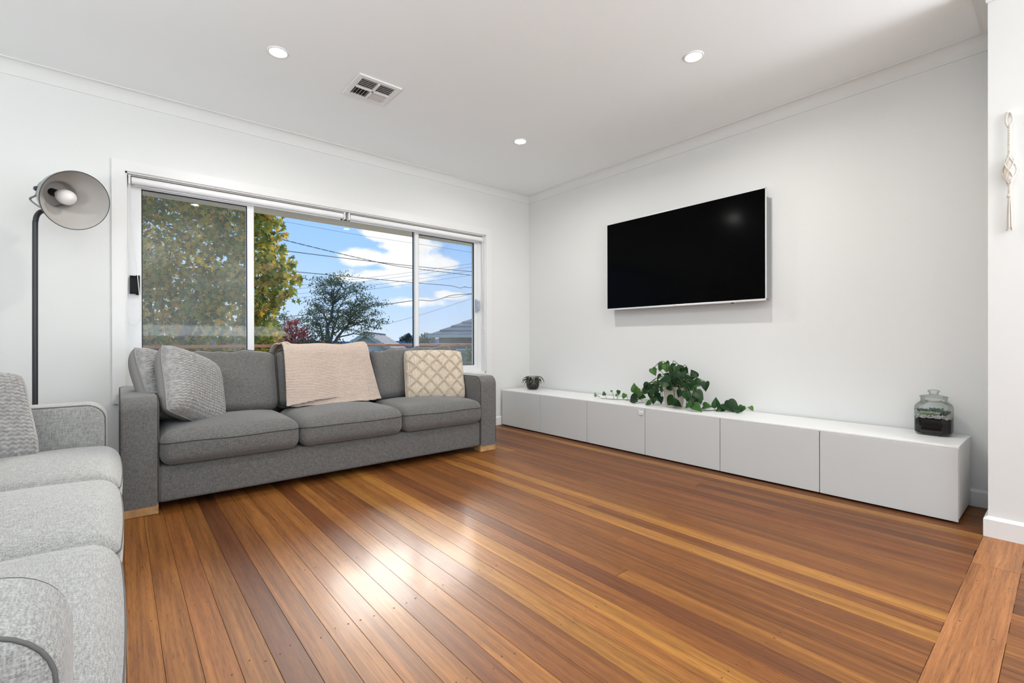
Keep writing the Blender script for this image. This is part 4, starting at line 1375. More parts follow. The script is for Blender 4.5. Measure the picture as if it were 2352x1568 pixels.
# ================================================================== SMALL SUCCULENT IN A GLASS BOWL
def tentacle(rg, base, out, length, r0, fall):
    pts = []
    d = Vector(out).normalized()
    p = Vector(base)
    for i in range(7):
        pts.append(p.copy())
        p = p + d * (length / 6)
        d = (d + Vector((rg.uniform(-.12, .12), rg.uniform(-.12, .12), -fall))).normalized()
    return pts, [r0 * (1 - 0.13 * i) for i in range(7)]
def succulent():
    e = empty('succulent_bowl', (-0.170, -0.245, CZT + 0.0004), label='small dark trailing succulent in a round glass bowl', cat='plant')
    rg = random.Random(2)
    G().lathe([(0, 0.002), (0.044, 0.0), (0.052, 0.005), (0.068, 0.036), (0.0735, 0.075), (0.071, 0.110), (0.064, 0.136), (0.066, 0.143), (0.062, 0.144)], 36).obj('bowl', MT['bowlglass'], e, smooth=True)
    G().lathe([(0, 0.006), (0.044, 0.006), (0.063, 0.034), (0.0680, 0.052), (0.062, 0.058), (0, 0.062)], 30).obj('soil', MT['soil'], e, smooth=True)
    for k in range(46):
        a = rg.uniform(0, 2 * PI); rr = rg.uniform(0, 0.045)
        out = (math.cos(a), math.sin(a), rg.uniform(0.6, 1.6))
        pts, rad = tentacle(rg, (rr * math.cos(a), rr * math.sin(a), 0.100), out, rg.uniform(0.06, 0.12), 0.0052, rg.uniform(.35, .75))
        G().tube(pts, rad, 6).obj('succulent_leaf', MT['succ_dark'], e, smooth=True)
    for k in range(34):     # stems pressed against the inside of the glass
        a = rg.uniform(0, 2 * PI); z = rg.uniform(0.03, 0.12)
        rr = 0.058
        P = [(rr * math.cos(a + 0.25 * t), rr * math.sin(a + 0.25 * t), z + 0.02 * math.sin(t * 1.3 + k) ) for t in range(5)]
        G().tube(P, [0.005, 0.006, 0.005, 0.004, 0.002], 5).obj('succulent_leaf', MT['succ_dark'] if k % 3 else MT['succ_mid'], e, smooth=True)
    for (a, ln) in ((-2.2, .13), (-1.3, .13), (-1.75, .11), (-2.7, .12), (-0.9, .10), (3.0, .12)):
        out = (math.cos(a), math.sin(a), 0.5)
        pts, rad = tentacle(rg, (0.055 * math.cos(a), 0.055 * math.sin(a), 0.130), out, ln, 0.006, .55)
        pts = [Vector((p.x, p.y, max(p.z, 0.012))) for p in pts]
        G().tube(pts, rad, 6).obj('succulent_leaf', MT['succ_mid'], e, smooth=True)
succulent()

# ================================================================== GLASS JAR TERRARIUM
def oct_ring(w, ch, z, n=3):
    """chamfered square with softened corners"""
    p = []
    c = w - ch
    for (sx, sy) in ((1, 1), (-1, 1), (-1, -1), (1, -1)):
        a, b = ((w * sx, c * sy), (c * sx, w * sy))
        if sx * sy < 0: a, b = b, a
        p += [a, b]
    return [(x, y, z) for (x, y) in p]
def loft(g, rings, cap0=True, cap1=False):
    vs_, fs_ = [], []
    k = len(rings[0])
    for r_ in rings: vs_ += r_
    for i in range(len(rings) - 1):
        for j in range(k):
            fs_.append((i * k + j, i * k + (j + 1) % k, (i + 1) * k + (j + 1) % k, (i + 1) * k + j))
    if cap0: fs_.append(tuple(reversed(range(k))))
    if cap1: fs_.append(tuple(range((len(rings) - 1) * k, len(rings) * k)))
    g.add(vs_, fs_)
    return g
def jar():
    e = empty('terrarium_jar', (-0.112, -3.497, CZT + 0.0004), label='lidded glass jar terrarium with black soil, pebbles and succulents', cat='jar')
    H = 0.077
    def circ(r_, z, k=8):
        out = []
        for i in range(8):
            a = R(22.5 + 45 * i) if False else R([26, 64, 116, 154, 206, 244, 296, 334][i])
            out.append((r_ * math.cos(a), r_ * math.sin(a), z))
        return out
    rings = [oct_ring(0.060, 0.026, 0.0), oct_ring(0.070, 0.027, 0.004), oct_ring(H, 0.028, 0.016), oct_ring(H, 0.028, 0.150), oct_ring(0.073, 0.029, 0.164), oct_ring(0.063, 0.030, 0.176)]
    g = loft(G(), rings, True, False)
    o = g.obj('jar_body', MT['jar'], e)
    smooth_by_angle(o, 30)
    bev = o.modifiers.new('bev', 'BEVEL'); bev.width = 0.006; bev.segments = 3; bev.limit_method = 'ANGLE'; bev.angle_limit = R(25)
    G().lathe([(0.064, 0.174), (0.058, 0.182), (0.056, 0.192), (0.0575, 0.197), (0.0575, 0.203), (0.053, 0.204)], 40).obj('jar_neck', MT['jar'], e, smooth=True)
    lid = G().lathe([(0.0, 0.206), (0.046, 0.205), (0.060, 0.207), (0.0625, 0.210), (0.060, 0.2125), (0.040, 0.217), (0.022, 0.220), (0.019, 0.226), (0.022, 0.234), (0.0265, 0.239), (0.0265, 0.243), (0.018, 0.247), (0.0, 0.248)], 40).obj('lid', MT['jar'], e, smooth=True)
    # soil
    k = 0.072
    loft(G(), [oct_ring(0.058, 0.024, 0.006), oct_ring(k, 0.026, 0.016), oct_ring(k, 0.026, 0.083), oct_ring(0.05, 0.02, 0.088)], True, True).obj('soil', MT['soil'], e)
    rg = random.Random(9)
    pv, pf = [], []
    ico = bmesh.new(); bmesh.ops.create_icosphere(ico, subdivisions=1, radius=1.0)
    iv = [v.co.copy() for v in ico.verts]; ico.verts.index_update(); fi = [tuple(v.index for v in f.verts) for f in ico.faces]; ico.free()
    for q in range(620):
        x_, y_ = rg.uniform(-.070, .070), rg.uniform(-.070, .070)
        if abs(x_) + abs(y_) > 0.112: continue
        s = rg.uniform(.0025, .0048)
        z_ = 0.086 + rg.uniform(0, .016) + 0.010 * math.cos(y_ * 18)
        b = len(pv); sc = Vector((s * rg.uniform(.8, 1.3), s * rg.uniform(.8, 1.3), s * rg.uniform(.6, .9)))
        pv += [(x_ + v.x * sc.x, y_ + v.y * sc.y, z_ + v.z * sc.z) for v in iv]
        pf += [tuple(i + b for i in f) for f in fi]
    mesh('pebbles', pv, pf, MT['pebble'], e, kind='stuff')
    def rosette(cx, cy, cz, r_, n, mat, up):
        g = G()
        for i in range(n):
            a = i * 2.399; t = i / n
            out = Vector((math.cos(a), math.sin(a), up + 1.3 * (1 - t)))
            p0 = Vector((cx, cy, cz)); p1 = p0 + out.normalized() * r_ * (0.55 + 0.45 * t)
            g.tube([p0, p0.lerp(p1, 0.5) + Vector((0, 0, 0.002)), p0.lerp(p1, 0.85), p1], [r_ * .08, r_ * .17, r_ * .13, r_ * .02], 6)
        g.obj('succulent', mat, e, smooth=True)
    rosette(-0.030, 0.025, 0.100, 0.046, 30, MT['succ_pale'], 0.5)
    rosette(-0.040, -0.004, 0.103, 0.040, 26, MT['succ_pale'], 0.6)
    rosette(0.010, 0.040, 0.108, 0.045, 20, MT['succ_mid'], 0.7)
    rosette(-0.010, -0.038, 0.106, 0.046, 24, MT['succ_mid'], 0.8)
    rosette(0.030, -0.010, 0.108, 0.050, 20, MT['succ_mid'], 1.0)
jar()

# ================================================================== MACRAME HANGING ON THE NIB
def macrame():
    e = empty('macrame_hanging', (-0.5075, -3.812, 1.40), label='cream knotted cotton macrame hanger on the short wall end', cat='wall hanging')
    X = -0.016
    G().bbox(-0.012, 0.0, -0.010, 0.010, 0.520, 0.545, 0.003, 2).obj('wall_hook', MT['plastic'], e)
    pts = bez([(X, -0.002, 0.470), (X, -0.010, 0.500), (X, -0.004, 0.532), (X, 0.006, 0.530), (X, 0.011, 0.498), (X, 0.004, 0.470)], 6)
    G().tube(pts, 0.004, 7).obj('loop', MT['rope'], e, smooth=True)
    def twist(z0, z1, r_, turns, rad, cy=0.0):
        for s in (0, 1):
            P = []
            n = int(abs(z1 - z0) / 0.004) + 2
            for i in range(n + 1):
                t = i / n; a = turns * 2 * PI * t + s * PI
                P.append((X + r_ * math.cos(a), cy + r_ * math.sin(a), z0 + (z1 - z0) * t))
            G().tube(P, rad, 6).obj('cord', MT['rope'], e, smooth=True)
    twist(0.480, 0.335, 0.0032, 9, 0.0042)
    twist(0.215, 0.160, 0.0036, 4, 0.0042)
    # netted cage round a cotton core
    core = [(0, 0.338), (0.010, 0.330), (0.0165, 0.300), (0.019, 0.265), (0.017, 0.235), (0.010, 0.218), (0, 0.212)]
    G().lathe(core, 18, Matrix.Translation((X - 0.004, 0, 0)) @ Matrix.Diagonal((0.75, 1, 1, 1))).obj('core', MT['rope'], e, smooth=True)
    for s in range(4):
        for dr in (-1, 1):
            P = []
            for i in range(17):
                t = i / 16
                rr = 0.006 + 0.0165 * math.sin(PI * min(1, t * 1.02)) ** 0.8
                a = s * PI / 2 + dr * PI * 0.9 * t
                P.append((X - 0.004 + rr * 0.75 * math.cos(a), rr * math.sin(a), 0.338 - 0.125 * t))
            G().tube(P, 0.0026, 5).obj('net_cord', MT['rope'], e, smooth=True)
    for z in (0.340, 0.213, 0.160):
        G().lathe([(0.006, -0.008), (0.0095, -0.004), (0.0095, 0.004), (0.006, 0.008)], 14, Matrix.Translation((X, 0, z))).obj('wrap_knot', MT['rope'], e, smooth=True)
    rg = random.Random(4)
    for k in range(12):
        a = rg.uniform(0, 2 * PI); rr = 0.0055
        y1 = rr * math.sin(a) * rg.uniform(1.4, 2.0)
        P = bez([(X + rr * math.cos(a) * .6, rr * math.sin(a) * .6, 0.158), (X + rr * math.cos(a), rr * math.sin(a) * 1.3, 0.09), (X + rr * math.cos(a), y1, rg.uniform(0.0, 0.014))], 6)
        G().tube(P, 0.0022, 5).obj('tassel_cord', MT['rope'], e, smooth=True)
macrame()

# ================================================================== OUTDOORS
def gz(x, y): return -2.7 - 0.012 * max(0, y - 4)
gv, gf = [], []
NX, NY = 24, 30
for j in range(NY + 1):
    for i in range(NX + 1):
        x_ = -60 + 160 * i / NX; y_ = 0.5 + 220 * (j / NY) ** 1.6
        gv.append((x_, y_, gz(x_, y_)))
for j in range(NY):
    for i in range(NX):
        a = j * (NX + 1) + i
        gf.append((a, a + 1, a + NX + 2, a + NX + 1))
mesh('ground', gv, gf, MT['lawn'], None, True, label='green garden ground sloping away outside', cat='ground', kind='structure')
# far blue hills
hv, hf = [], []
for i in range(61):
    a = R(-20 + 120 * i / 60)
    d = 420
    z = 2.2 + 1.5 * math.sin(i * 0.5) + 1.2 * math.sin(i * 0.23 + 1)
    for (dd, zz) in ((d, -12), (d + 10, z), (d + 60, z - 6)):
        hv.append((CAMP.x + dd * math.sin(a), CAMP.y + dd * math.cos(a), zz))
for i in range(60):
    for k in (0, 1):
        hf.append((i * 3 + k, i * 3 + k + 1, (i + 1) * 3 + k + 1, (i + 1) * 3 + k))
mesh('hills', hv, hf, MT['hill'], None, True, label='low blue hills on the far skyline', cat='hills', kind='structure')

# ---------------- deck with timber handrail
e = empty('deck_railing', (-1.5, 1.6, -0.15), label='brown timber handrail of the deck outside the window', cat='railing')
G().bbox(-4.5, 6.0, -0.045, 0.045, 0.995, 1.025, 0.004, 2).obj('handrail', MT['timber'], e)
for xx in (-3.6, -1.75, 1.4, 3.3, 5.2):
    G().bbox(xx - 0.04, xx + 0.04, -0.03, 0.03, 0.0, 0.995, 0.004, 1).obj('post', MT['timber'], e)
for k in range(1, 7):
    G().tube([(-4.5, 0, 0.15 * k), (6.0, 0, 0.15 * k)], 0.002, 5).obj('wire', MT['alugrey'], e)
G().box(-7, 6, 0.22, 1.75, -0.19, -0.15).obj('deck', MT['deck'], label='timber deck outside the window', cat='deck', kind='structure')

# ---------------- trees
def star_leaf(rg, c, n, up, size, vs_, fs_):
    """five-lobed leaf as a fan"""
    n = n.normalized(); x_ = (up - n * up.dot(n))
    x_ = x_.normalized() if x_.length > 1e-4 else n.orthogonal().normalized()
    y_ = n.cross(x_)
    b = len(vs_)
    pts = [(-0.30, 0.0), (-0.32, 0.28), (-0.10, 0.14), (0.05, 0.48), (0.20, 0.16), (0.62, 0.0), (0.20, -0.16), (0.05, -0.48), (-0.10, -0.14), (-0.32, -0.28)]
    curl = rg.uniform(-.25, .25)
    for (a, q) in pts:
        vs_.append(c + (x_ * a + y_ * q + n * (curl * (a * a + q * q))) * size)
    fs_.append(tuple(range(b, b + 10)))
def blade_leaf(rg, c, n, up, size, vs_, fs_, asp=0.4):
    n = n.normalized(); x_ = (up - n * up.dot(n))
    x_ = x_.normalized() if x_.length > 1e-4 else n.orthogonal().normalized()
    y_ = n.cross(x_)
    b = len(vs_)
    for (a, q) in ((-.5, 0), (0, asp / 2), (.5, 0), (0, -asp / 2)):
        vs_.append(c + (x_ * a + y_ * q) * size)
    fs_.append((b, b + 1, b + 2, b + 3))
def rvec(rg): return Vector((rg.gauss(0, 1), rg.gauss(0, 1), rg.gauss(0, 1)))
def limb(rg, g, p0, p1, r0, r1, wob=0.08, n=6):
    P, Rr = [], []
    L_ = (p1 - p0).length
    for i in range(n + 1):
        t = i / n
        P.append(p0.lerp(p1, t) + rvec(rg) * (wob * L_ * 0.12 * math.sin(PI * t)) + Vector((0, 0, 0.08 * L_ * math.sin(PI * t))))
        Rr.append(r0 + (r1 - r0) * t)
    g.tube(P, Rr, 7)
    return P

# big autumn maple beside the deck
def maple():
    rg = random.Random(21)
    base = Vector((-3.2, 7.2, gz(0, 7.2)))
    e = empty('maple_tree', base, label='big maple tree with yellow and green autumn leaves close to the window', cat='tree')
    g = G()
    fork = Vector((0.1, -0.1, 2.6))
    limb(rg, g, Vector((0, 0, -0.1)), fork, 0.19, 0.13, 0.02)
    clumps = []
    def put(u, v, D, r_): clumps.append((at_depth(u, v, D) - base, r_))
    # outline of the crown: (row, left, right)
    outline = [(395, 250, 600), (430, 250, 640), (475, 250, 640), (500, 250, 628), (540, 250, 640), (575, 250, 650), (610, 250, 672), (640, 250, 684), (670, 250, 662), (700, 250, 640),
               (730, 250, 622), (760, 250, 632), (790, 250, 640), (825, 250, 640), (860, 250, 630)]
    for (v, a, b) in outline:
        u = a
        while u < b - 14:
            put(u + rg.uniform(-8, 8), v + rg.uniform(-16, 16), rg.uniform(8.5, 9.9), rg.uniform(.28, .42))
            u += 30
        put(b - rg.uniform(6, 16), v, rg.uniform(8.6, 9.6), 0.20)
        put(b - rg.uniform(30, 60), v + 8, rg.uniform(8.6, 9.6), 0.3)
    for k in range(14):   # crown above the window head
        clumps.append((Vector((rg.uniform(-1.6, 1.3), rg.uniform(-1.8, 1.6), rg.uniform(6.2, 8.2))), 0.5))
    vs_, fs_ = [], []
    for (c, r_) in clumps:
        cnt = int(400 * r_ * r_) + 14
        for q in range(cnt):
            d = rvec(rg).normalized() * r_ * (rg.random() ** 0.45)
            p = c + Vector((d.x, d.y, d.z * 0.8))
            star_leaf(rg, p, rvec(rg) + Vector((-.1, -.5, .5)), Vector((rg.uniform(-.6, .6), rg.uniform(-.6, .6), -1)), rg.uniform(.10, .165), vs_, fs_)
    mesh('foliage', vs_, fs_, leaf_mat('maple_leaf', [(0.0, (0.12, 0.17, 0.04)), (0.33, (0.24, 0.30, 0.05)), (0.52, (0.42, 0.42, 0.07)), (0.70, (0.74, 0.55, 0.08)), (0.90, (0.85, 0.54, 0.08)), (1.0, (0.74, 0.36, 0.08))], 0.6, 0.45), e, kind='stuff')
    for k in range(16):
        c, r_ = clumps[rg.randrange(len(clumps))]
        limb(rg, g, fork + Vector((0, 0, rg.uniform(-.4, .1))), c, rg.uniform(.04, .075), 0.012)
    g.obj('trunk', MT['bark'], e, smooth=True)
maple()

# spreading grey-green tree with open branches
def open_tree():
    rg = random.Random(8)
    D = 17.0
    base = at_depth(748, 800, D); base.z = gz(base.x, base.y)
    e = empty('open_branched_tree', base, label='grey-green tree with open dark branches beyond the railing', cat='tree')
    g = G()
    foot = at_depth(748, 822, D) - base
    tw = []
    g.tube([Vector((0, 0, -0.1)), Vector((0.05, 0, foot.z * 0.6)), foot], [0.13, 0.11, 0.10], 8)
    ends = [(716, 690), (708, 722), (728, 672), (742, 654), (758, 644), (775, 638), (790, 648), (806, 655), (822, 668), (836, 660), (842, 684), (856, 700), (862, 722), (850, 742), (862, 752), (846, 770),
            (722, 745), (712, 772), (735, 712), (752, 690), (770, 672), (790, 684), (808, 700), (822, 720), (798, 735), (740, 766), (830, 760), (770, 715), (784, 752), (755, 742), (812, 742), (728, 730), (843, 712), (700, 738), (697, 752)]
    vs_, fs_ = [], []
    stems = []
    for k, (u, v) in enumerate(((752, 745), (775, 730), (735, 748), (800, 745), (765, 700))):
        t = at_depth(u, v, D + rg.uniform(-.8, .8)) - base
        stems.append(limb(rg, g, foot, t, 0.066, 0.035, 0.10))
    for (u, v) in ends:
        t = at_depth(u, v, D + rg.uniform(-1.3, 1.3)) - base
        best = min((p for s in stems for p in s), key=lambda p: (p - t).length + (2 if p.z > t.z else 0))
        P = limb(rg, g, best, t, 0.028, 0.010, 0.25)
        for q in range(3):
            a = P[rg.randrange(2, len(P))]
            s = a + Vector((rg.uniform(-.4, .4), rg.uniform(-.4, .4), rg.uniform(-.05, .3)))
            limb(rg, g, a, s, 0.014, 0.006, 0.2, 4)
            tw.append(s)
        tw.append(t)
    for c in tw:
        for q in range(62):
            d = rvec(rg)
            p = c + Vector((d.x * .15, d.y * .15, d.z * .06))
            blade_leaf(rg, p, rvec(rg) + Vector((0, 0, .8)), rvec(rg), rg.uniform(.055, .10), vs_, fs_, 0.5)
    g.obj('branches', MT['barkgrey'], e, smooth=True)
    mesh('foliage', vs_, fs_, leaf_mat('grey_green_leaf', [(0, (0.08, 0.115, 0.07)), (0.6, (0.15, 0.20, 0.11)), (1, (0.27, 0.30, 0.15))], 0.45, 0.6), e, kind='stuff')
open_tree()

def bushy(name, label, blobs, D, stops, leaf, count, seed, asp=0.6, trans=.4, group=None, star=False):
    """blobs: (u, v, radius in metres, depth offset)"""
    rg = random.Random(seed)
    c0 = at_depth(blobs[0][0], blobs[0][1], D)
    base = Vector((c0.x, c0.y, gz(c0.x, c0.y)))
    e = empty(name, base, label=label, cat='tree' if 'tree' in name or 'maple' in name else 'bush', group=group)
    g = G(); vs_, fs_ = [], []
    top = c0 - base
    limb(rg, g, Vector((0, 0, -.1)), top * 0.75, 0.07, 0.045, 0.03)
    for (u, v, r_, dd) in blobs:
        c = at_depth(u, v, D + dd) - base
        limb(rg, g, top * 0.7, c, 0.03, 0.01)
        for q in range(int(count * r_ * r_) + 8):
            d = rvec(rg).normalized() * r_ * (rg.random() ** .4)
            f_ = star_leaf if star else blade_leaf
            f_(rg, c + Vector((d.x, d.y, d.z * .8)), rvec(rg) + Vector((0, -.3, .6)), rvec(rg), leaf * rg.uniform(.7, 1.3), vs_, fs_)
    g.obj('branches', MT['bark'], e, smooth=True)
    mesh('foliage', vs_, fs_, leaf_mat(name + '_leaf', stops, trans, .55), e, kind='stuff')
rg0 = random.Random(77)
bushy('japanese_maple', 'small crimson-leaved maple tree beyond the railing', [(675, 772, .34, 0), (655, 782, .30, .3), (695, 778, .28, -.3), (670, 750, .22, .2), (682, 740, .13, 0), (652, 764, .2, -.2), (697, 762, .2, .1), (706, 785, .22, .2), (640, 790, .26, -.2), (690, 795, .3, 0), (662, 800, .3, .2), (664, 741, .1, 0)],
      13.5, [(0, (0.28, 0.04, 0.045)), (.5, (0.48, 0.08, 0.08)), (.85, (0.64, 0.18, 0.15)), (1, (0.70, 0.28, 0.18))], .075, 2300, 31, star=True)
bushy('pale_tree', 'pale green tree seen between the autumn maple and the crimson one', [(648, 745, .62, 0), (630, 728, .42, .6), (655, 726, .36, -.4), (668, 742, .32, .3), (640, 765, .6, .2), (675, 760, .3, 0), (620, 750, .6, 0)],
      24, [(0, (0.09, 0.12, 0.06)), (.6, (0.17, 0.21, 0.10)), (1, (0.28, 0.31, 0.17))], .13, 700, 32)
bushy('garden_bush', 'green bush below the open-branched tree', [(715, 800, .45, 0), (740, 795, .42, .3), (765, 802, .45, 0), (700, 806, .4, -.3), (722, 786, .28, .3), (788, 808, .4, .2)],
      12.5, [(0, (0.035, 0.055, 0.03)), (.6, (0.07, 0.10, 0.05)), (1, (0.15, 0.17, 0.08))], .085, 1500, 33)
bushy('garden_bush', 'yellow-green bush in front of the dark-roofed house', [(1075, 822, .22, 0), (1088, 838, .26, .2), (1062, 845, .24, -.1), (1080, 805, .13, .1), (1095, 815, .2, .3)],
      7.6, [(0, (0.06, 0.09, 0.03)), (.6, (0.14, 0.19, 0.06)), (1, (0.28, 0.30, 0.11))], .05, 3600, 34)
bushy('garden_bush', 'low hedge of mixed shrubs below the deck rail', [(820, 834, .3, 0), (870, 838, .3, .2), (930, 838, .3, 0), (985, 845, .3, .3), (1020, 850, .3, 0), (780, 842, .3, 0)],
      8.5, [(0, (0.05, 0.08, 0.03)), (.6, (0.11, 0.15, 0.05)), (1, (0.22, 0.22, 0.08))], .07, 1900, 35)
bushy('orange_shrub_bush', 'twiggy shrub with a few orange leaves at the deck rail', [(752, 796, .035, 0), (765, 800, .05, .05), (778, 797, .04, 0), (745, 803, .05, .1), (742, 787, .018, 0), (772, 790, .02, 0), (735, 801, .04, 0)],
      7.4, [(0, (0.45, 0.13, 0.03)), (1, (0.62, 0.24, 0.06))], .055, 5200, 36, star=True)
bushy('skyline_tree', 'small dark conifer on the far skyline', [(935, 777, 1.2, 0), (937, 773, .8, 0), (938, 769, .45, 0), (946, 779, 1.0, 0), (925, 779, .8, 0)],
      95, [(0, (0.05, 0.075, 0.065)), (1, (0.10, 0.13, 0.11))], .5, 120, 37)
bushy('skyline_tree', 'rounded dark tree beside the dark-roofed house', [(978, 784, .8, 0), (972, 790, .8, 0), (982, 778, .5, 0)],
      34, [(0, (0.05, 0.08, 0.05)), (1, (0.10, 0.14, 0.08))], .25, 420, 38)

# ---------------- cream weatherboard house with tiled gable roof
def house_cream():
    O = at_depth(840, 763, 27.0); O = Vector((O.x, O.y, O.z - 4.33))
    ang = R(-31)       # gable end faces the deck
    e = empty('weatherboard_house', O, (0, 0, ang), label='cream weatherboard house with grey-brown tiled gable roof', cat='house')
    hw, ln, ze, zr = 2.5, 9.0, 2.75, 4.30
    g = G()
    g.prism([(-hw, 0), (hw, 0), (hw, ze), (0, zr - 0.06), (-hw, ze)], 0.0, ln, 'y'); g.obj('wall', MT['weather'], e)
    k = 0
    z = 1.0
    while z < zr - 0.12:
        half = hw if z < ze else hw * (zr - z) / (zr - ze) - 0.04
        half2 = hw if z + .16 < ze else max(0.02, hw * (zr - z - .16) / (zr - ze) - 0.04)
        b = G()
        b.add([(-half, -0.004, z), (half, -0.004, z), (half, -0.03, z), (-half, -0.03, z), (-half2, -0.004, z + .16), (half2, -0.004, z + .16), (half2, -0.012, z + .16), (-half2, -0.012, z + .16)],
              [(0, 1, 2, 3), (4, 7, 6, 5), (3, 2, 6, 7), (0, 4, 5, 1), (0, 3, 7, 4), (1, 5, 6, 2)])
        b.obj('weatherboard', MT['weather'], e)
        z += 0.16
    sl = math.atan2(zr - ze, hw)
    for s in (-1, 1):
        L_ = (hw + 0.45) / math.cos(sl)
        Mx = Matrix.Translation((0, 0, zr)) @ Matrix.Rotation(s * sl, 4, 'Y')
        x0, x1 = (0, L_) if s > 0 else (-L_, 0)
        r_ = G().box(x0, x1, -0.35, ln + .3, -0.10, 0.0, Mx).obj('roof', MT['tile'], e)
        n = 9
        for q in range(n):   # courses of tiles
            a, b_ = q / n * L_, (q + 1) / n * L_ + .03
            Mt = Mx @ Matrix.Translation((0, 0, 0.012)) @ Matrix.Rotation(s * 0.05, 4, 'Y')
            lo, hi = (a, b_) if s > 0 else (-b_, -a)
            G().box(lo, hi, -0.36, ln + .3, 0.0 + 0.0, 0.035, Mx @ Matrix.Translation((0, 0, 0.0))).obj('tile_course', MT['tile'], r_) if q % 1 == 0 and False else None
            c = (a + b_) / 2 * s
            Mq = Mx @ Matrix.Translation((c, 0, 0.015)) @ Matrix.Rotation(s * 0.10, 4, 'Y')
            G().box(-(b_ - a) / 2, (b_ - a) / 2, -0.36, ln + .3, -0.012, 0.012, Mq).obj('tile_course', MT['tile'], r_)
        G().box(x0, x1, -0.40, -0.34, -0.16, 0.02, Mx).obj('barge_board', MT['housetrim'], e)
    G().box(-0.12, 0.12, -0.36, ln + .3, zr - 0.05, zr + 0.07).obj('ridge_cap', MT['tile'], e)
    w = G().box(-0.6, 0.6, -0.05, -0.02, 1.35, 2.45).obj('window', MT['housetrim'], e)
    G().box(-0.52, 0.52, -0.06, -0.05, 1.43, 2.37).obj('pane', MT['housewin'], w)
house_cream()

# ---------------- dark brick house with slate hip roof
def house_dark():
    A = at_depth(984, 770, 21.0)
    O = Vector((A.x, A.y, -3.2))
    e = empty('brick_house', O, (0, 0, R(-57)), label='dark brick house under a slate grey hip roof', cat='house')
    ze = A.z - O.z
    W_, D_ = 13.0, 9.0     # front runs along +x from the near corner, body behind (+y)
    G().box(0.35, W_, 0.35, D_, 0.0, ze).obj('wall', MT['brick'], e)
    zr = ze + 2.3
    h = D_ / 2
    r_ = G().add([(0, 0, ze), (W_ + .4, 0, ze), (W_ + .4, D_ + .4, ze), (0, D_ + .4, ze), (h, h, zr), (W_ - h, h, zr)],
                 [(0, 1, 5, 4), (1, 2, 5), (2, 3, 4, 5), (3, 0, 4), (3, 2, 1, 0)]).obj('roof', MT['slate'], e)
    n = 12
    for q in range(n):      # slate courses on the two visible slopes
        t0, t1 = q / n, (q + 1) / n + 0.012
        for side in (0, 1):
            if side == 0:
                P = [(h * t0, h * t0), (W_ + .4 - h * t0, h * t0), (W_ + .4 - h * t1, h * t1), (h * t1, h * t1)]
            else:
                P = [(h * t0, D_ + .4 - h * t0), (h * t0, h * t0), (h * t1, h * t1), (h * t1, D_ + .4 - h * t1)]
            z0, z1 = ze + (zr - ze) * t0 + .055, ze + (zr - ze) * t1 + .02
            G().add([(P[0][0], P[0][1], z0), (P[1][0], P[1][1], z0), (P[2][0], P[2][1], z1), (P[3][0], P[3][1], z1),
                     (P[0][0], P[0][1], z0 - .04), (P[1][0], P[1][1], z0 - .04)], [(0, 1, 2, 3), (4, 5, 1, 0)]).obj('slate_course', MT['slate'], r_)
    G().box(-0.06, W_ + .4, -0.10, 0.0, ze - .10, ze + .03).obj('gutter', MT['housetrim'], e)
    G().box(-0.10, 0.0, -0.10, D_ + .4, ze - .10, ze + .03).obj('gutter', MT['housetrim'], e)
    for (x0, x1) in ((1.2, 2.6), (4.0, 5.6), (7.2, 9.0)):
        w = G().box(x0, x1, 0.30, 0.36, ze - 1.9, ze - .6).obj('window', MT['housetrim'], e)
        G().box(x0 + .08, x1 - .08, 0.27, 0.30, ze - 1.82, ze - .68).obj('pane', MT['housewin'], w)
house_dark()

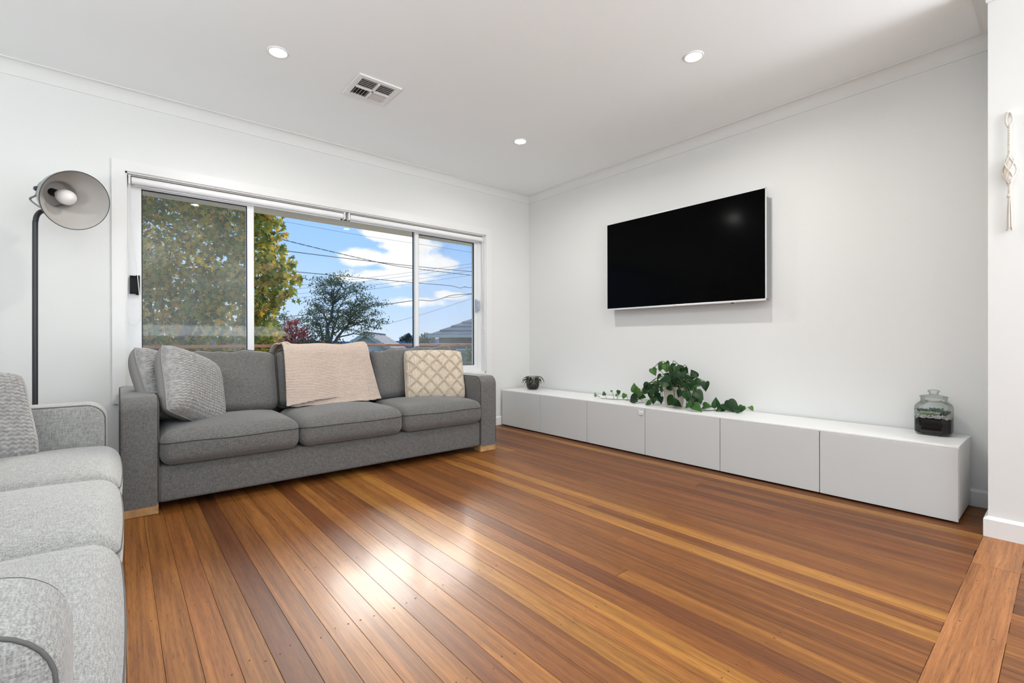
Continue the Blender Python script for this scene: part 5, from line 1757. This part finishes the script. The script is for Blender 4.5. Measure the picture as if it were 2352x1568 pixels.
# ---------------- overhead cables
def cable(px_list, D0, D1, r_, mat, label, twist=False, grp='overhead power and telephone cables'):
    us = [p[0] for p in px_list]
    P = []
    for (u, v) in px_list:
        t = (u - us[0]) / (us[-1] - us[0])
        P.append(at_depth(u, v, D0 + (D1 - D0) * t))
    pts = bez(P, 6)
    name = 'overhead_cable'
    o0 = pts[0].copy()
    g = G()
    if twist:
        n = len(pts) * 10
        for s in (0, 1):
            Q = []
            for i in range(n + 1):
                f_ = i / n * (len(pts) - 1); k = min(int(f_), len(pts) - 2)
                p = pts[k].lerp(pts[k + 1], f_ - k)
                a = i * 0.9 + s * PI
                Q.append(p + Vector((0, math.cos(a), math.sin(a))) * r_ * 1.1 - o0)
            g.tube(Q, r_ * 0.8, 5)
    else:
        g.tube([p - o0 for p in pts], r_, 6)
    o = g.obj(name, mat, None, smooth=True, label=label, cat='cable', group=grp)
    o.location = o0
cable([(60, 360), (327, 457), (586, 534), (868, 602), (988, 621), (1200, 645)], 9.5, 34, .013, MT['cable'], 'twisted black service cable crossing in front of the maple tree', True)
cable([(480, 556), (648, 575), (802, 594), (955, 611.5), (1087, 624), (1250, 640)], 17, 34, .017, MT['cable'], 'thick upper black overhead cable crossing the white cloud')
cable([(500, 606), (664, 622.4), (800, 635), (951, 649), (1031, 655.6), (1057, 661), (1068, 658), (1087, 660.6), (1250, 668)], 17, 30, .015, MT['cable'], 'black overhead cable just above the open-branched tree, kinked near its end')
cable([(480, 750), (618, 732), (706, 722), (865, 702), (955, 689.5), (991, 690.5), (1018, 684), (1038, 678), (1087, 674), (1250, 662)], 28, 28, .019, MT['cable'], 'wavy black cable passing behind the open-branched tree')
cable([(1018, 683), (1050, 682), (1074, 677), (1087, 675), (1200, 666)], 27.6, 27.8, .011, MT['cable'], 'short loose cable joining the wavy black one')
for (a, b, lb) in (((674, 657), (1087, 605), 'highest thin grey wire above the open-branched tree'), ((659, 666), (1087, 612.5), 'second thin grey wire above the open-branched tree'),
                   ((659, 678), (1087, 622), 'third thin grey wire above the open-branched tree'), ((656, 687), (1087, 631), 'lowest thin grey wire running into the open-branched tree'),
                   ((873, 748.5), (1087, 684), 'thin grey wire above the cream house roof'), ((643, 495), (1000, 548), 'upper thin wire high beside the maple crown'),
                   ((643, 507), (1000, 566), 'lower thin wire high beside the maple crown')):
    ext = 0.35
    du, dv = b[0] - a[0], b[1] - a[1]
    mid = ((a[0] + b[0]) / 2, (a[1] + b[1]) / 2 + 2.5)
    cable([(a[0] - du * ext, a[1] - dv * ext), a, mid, b, (b[0] + du * ext, b[1] + dv * ext)], 36, 36, .010, MT['cablegrey'], lb)
